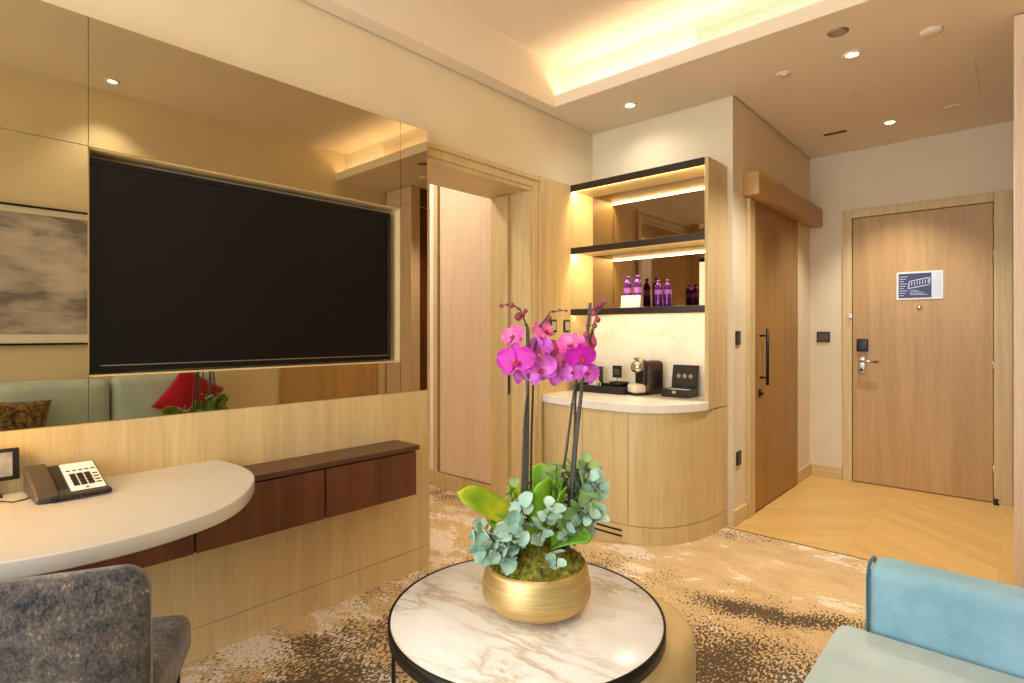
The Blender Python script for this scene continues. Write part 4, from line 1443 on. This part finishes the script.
b.build('plan_lines', M['pale_blue'], sg)
dst = thing('door_stop', 'small dark door stop on the parquet by the entrance frame', 'door stop', (-0.125, YD - 0.05, 0))
MB().lathe([(0.016, 0), (0.016, 0.01), (0.010, 0.012), (0.010, 0.03)], 18).build('post', M['black_metal'], dst)
MB().lathe([(0.013, 0.029), (0.015, 0.034), (0.013, 0.042), (0, 0.043)], 18).build('rubber_cap', M['black'], dst)

# ------------------------------------------------------------------ ceiling fittings
def downlight(label, x, y, z, power, spot=2.2):
    o = thing('downlight', label, 'ceiling light', (x, y, z), 0, 'recessed ceiling downlights')
    MB().lathe([(0.030, -0.001), (0.030, -0.006), (0.046, -0.004), (0.048, 0.0), (0.030, 0.0)], 28, cap=False).build('trim_ring', M['ceiling'], o)
    MB().lathe([(0, -0.0035), (0.029, -0.0035), (0.029, -0.001), (0, -0.001)], 24).build('lens', M['lens'], o)
    if power:
        lamp('SPOT', (x, y, z - 0.02), (0, 0, 0), power, WARM, spot_size=spot, spot_blend=0.7, shadow_soft_size=0.03)
    return o


downlight('lit recessed downlight in the soffit above the minibar', -1.886, 3.235, ZL, 7, 2.8)
downlight('lit recessed downlight in the hall ceiling, the one nearer the living room', -0.664, 3.435, ZL, 104, 1.8)
downlight('lit recessed downlight in the hall ceiling, the one nearer the entrance door', -0.680, 4.725, ZL, 92, 1.55)
downlight('lit recessed downlight reflected at the top of the mirror', 0.19, 1.05, ZH, 30, 1.7)
downlight('downlight in the high ceiling over the camera, outside the view', 0.19, -0.35, ZH, 26, 1.7)
downlight('downlight in the high ceiling over the coffee table, outside the view', -1.0, 1.25, ZH, 34)
downlight('downlight in the high ceiling over the desk, outside the view', -1.55, -0.30, ZH, 8)


def disc(name, label, cat, x, y, prof, mat):
    o = MB().lathe(prof, 28, (0, 0, 0)).build(name, mat)
    o.location = (x, y, ZL)
    o['label'] = label
    o['category'] = cat
    return o


disc('ceiling_speaker', 'dull round ceiling fitting beside the nearer hall downlight', 'ceiling fitting', -0.666, 3.135, [(0, -0.008), (0.03, -0.008), (0.045, -0.004), (0.048, 0)], M['steel'])
disc('smoke_detector', 'cream dome smoke detector on the hall ceiling at upper right', 'smoke detector', -0.325, 3.431, [(0, -0.018), (0.03, -0.018), (0.044, -0.012), (0.050, 0)], M['ceiling'])
disc('sprinkler_cover', 'flat cream sprinkler cover on the soffit left of the hall downlights', 'sprinkler', -1.004, 3.438, [(0, -0.012), (0.012, -0.009), (0.014, -0.003), (0.042, -0.003), (0.045, 0)], M['ceiling'])
disc('sprinkler_cover', 'flat cream sprinkler cover on the hall ceiling near the entrance door', 'sprinkler', -0.327, 4.688, [(0, -0.004), (0.03, -0.004), (0.045, -0.003), (0.048, 0)], M['ceiling'])
o = thing('ceiling_vent', 'small dark slotted vent in the hall ceiling', 'air vent', (-1.02, 4.71, ZL))
b = MB(); b.box(-0.075, 0.075, -0.022, 0.022, -0.004, 0, 0.001, 1); b.build('plate', M['bronze'], o)
b = MB()
for k in range(6):
    b.box(-0.065 + k * 0.023, -0.052 + k * 0.023, -0.014, 0.014, -0.0055, -0.004)
b.build('slots', M['black'], o)
o = thing('access_panel', 'square flush access panel in the hall ceiling', 'access panel', (-0.47, 4.24, ZL))
MB().box(-0.285, 0.285, -0.285, 0.285, -0.0012, 0).build('hatch', M['ceiling'], o)
b = MB()
for (x0, x1, y0, y1) in ((-0.289, -0.285, -0.289, 0.289), (0.285, 0.289, -0.289, 0.289), (-0.285, 0.285, -0.289, -0.285), (-0.285, 0.285, 0.285, 0.289)):
    b.box(x0, x1, y0, y1, -0.0014, 0)
b.build('joint', M['joint'], o)
# unseen light added to brighten the bedroom in place of daylight
o = thing('bedroom_fill_light', 'added ceiling light brightening the bedroom, outside the view', 'ceiling light', (-3.3, 1.9, ZH))
MB().lathe([(0.16, 0), (0.16, -0.05), (0.13, -0.07), (0, -0.07)], 32).build('shade', M['white'], o)
lamp('POINT', (-3.3, 1.9, ZH - 0.2), (0, 0, 0), 34, (1.0, 0.95, 0.90), shadow_soft_size=0.12)
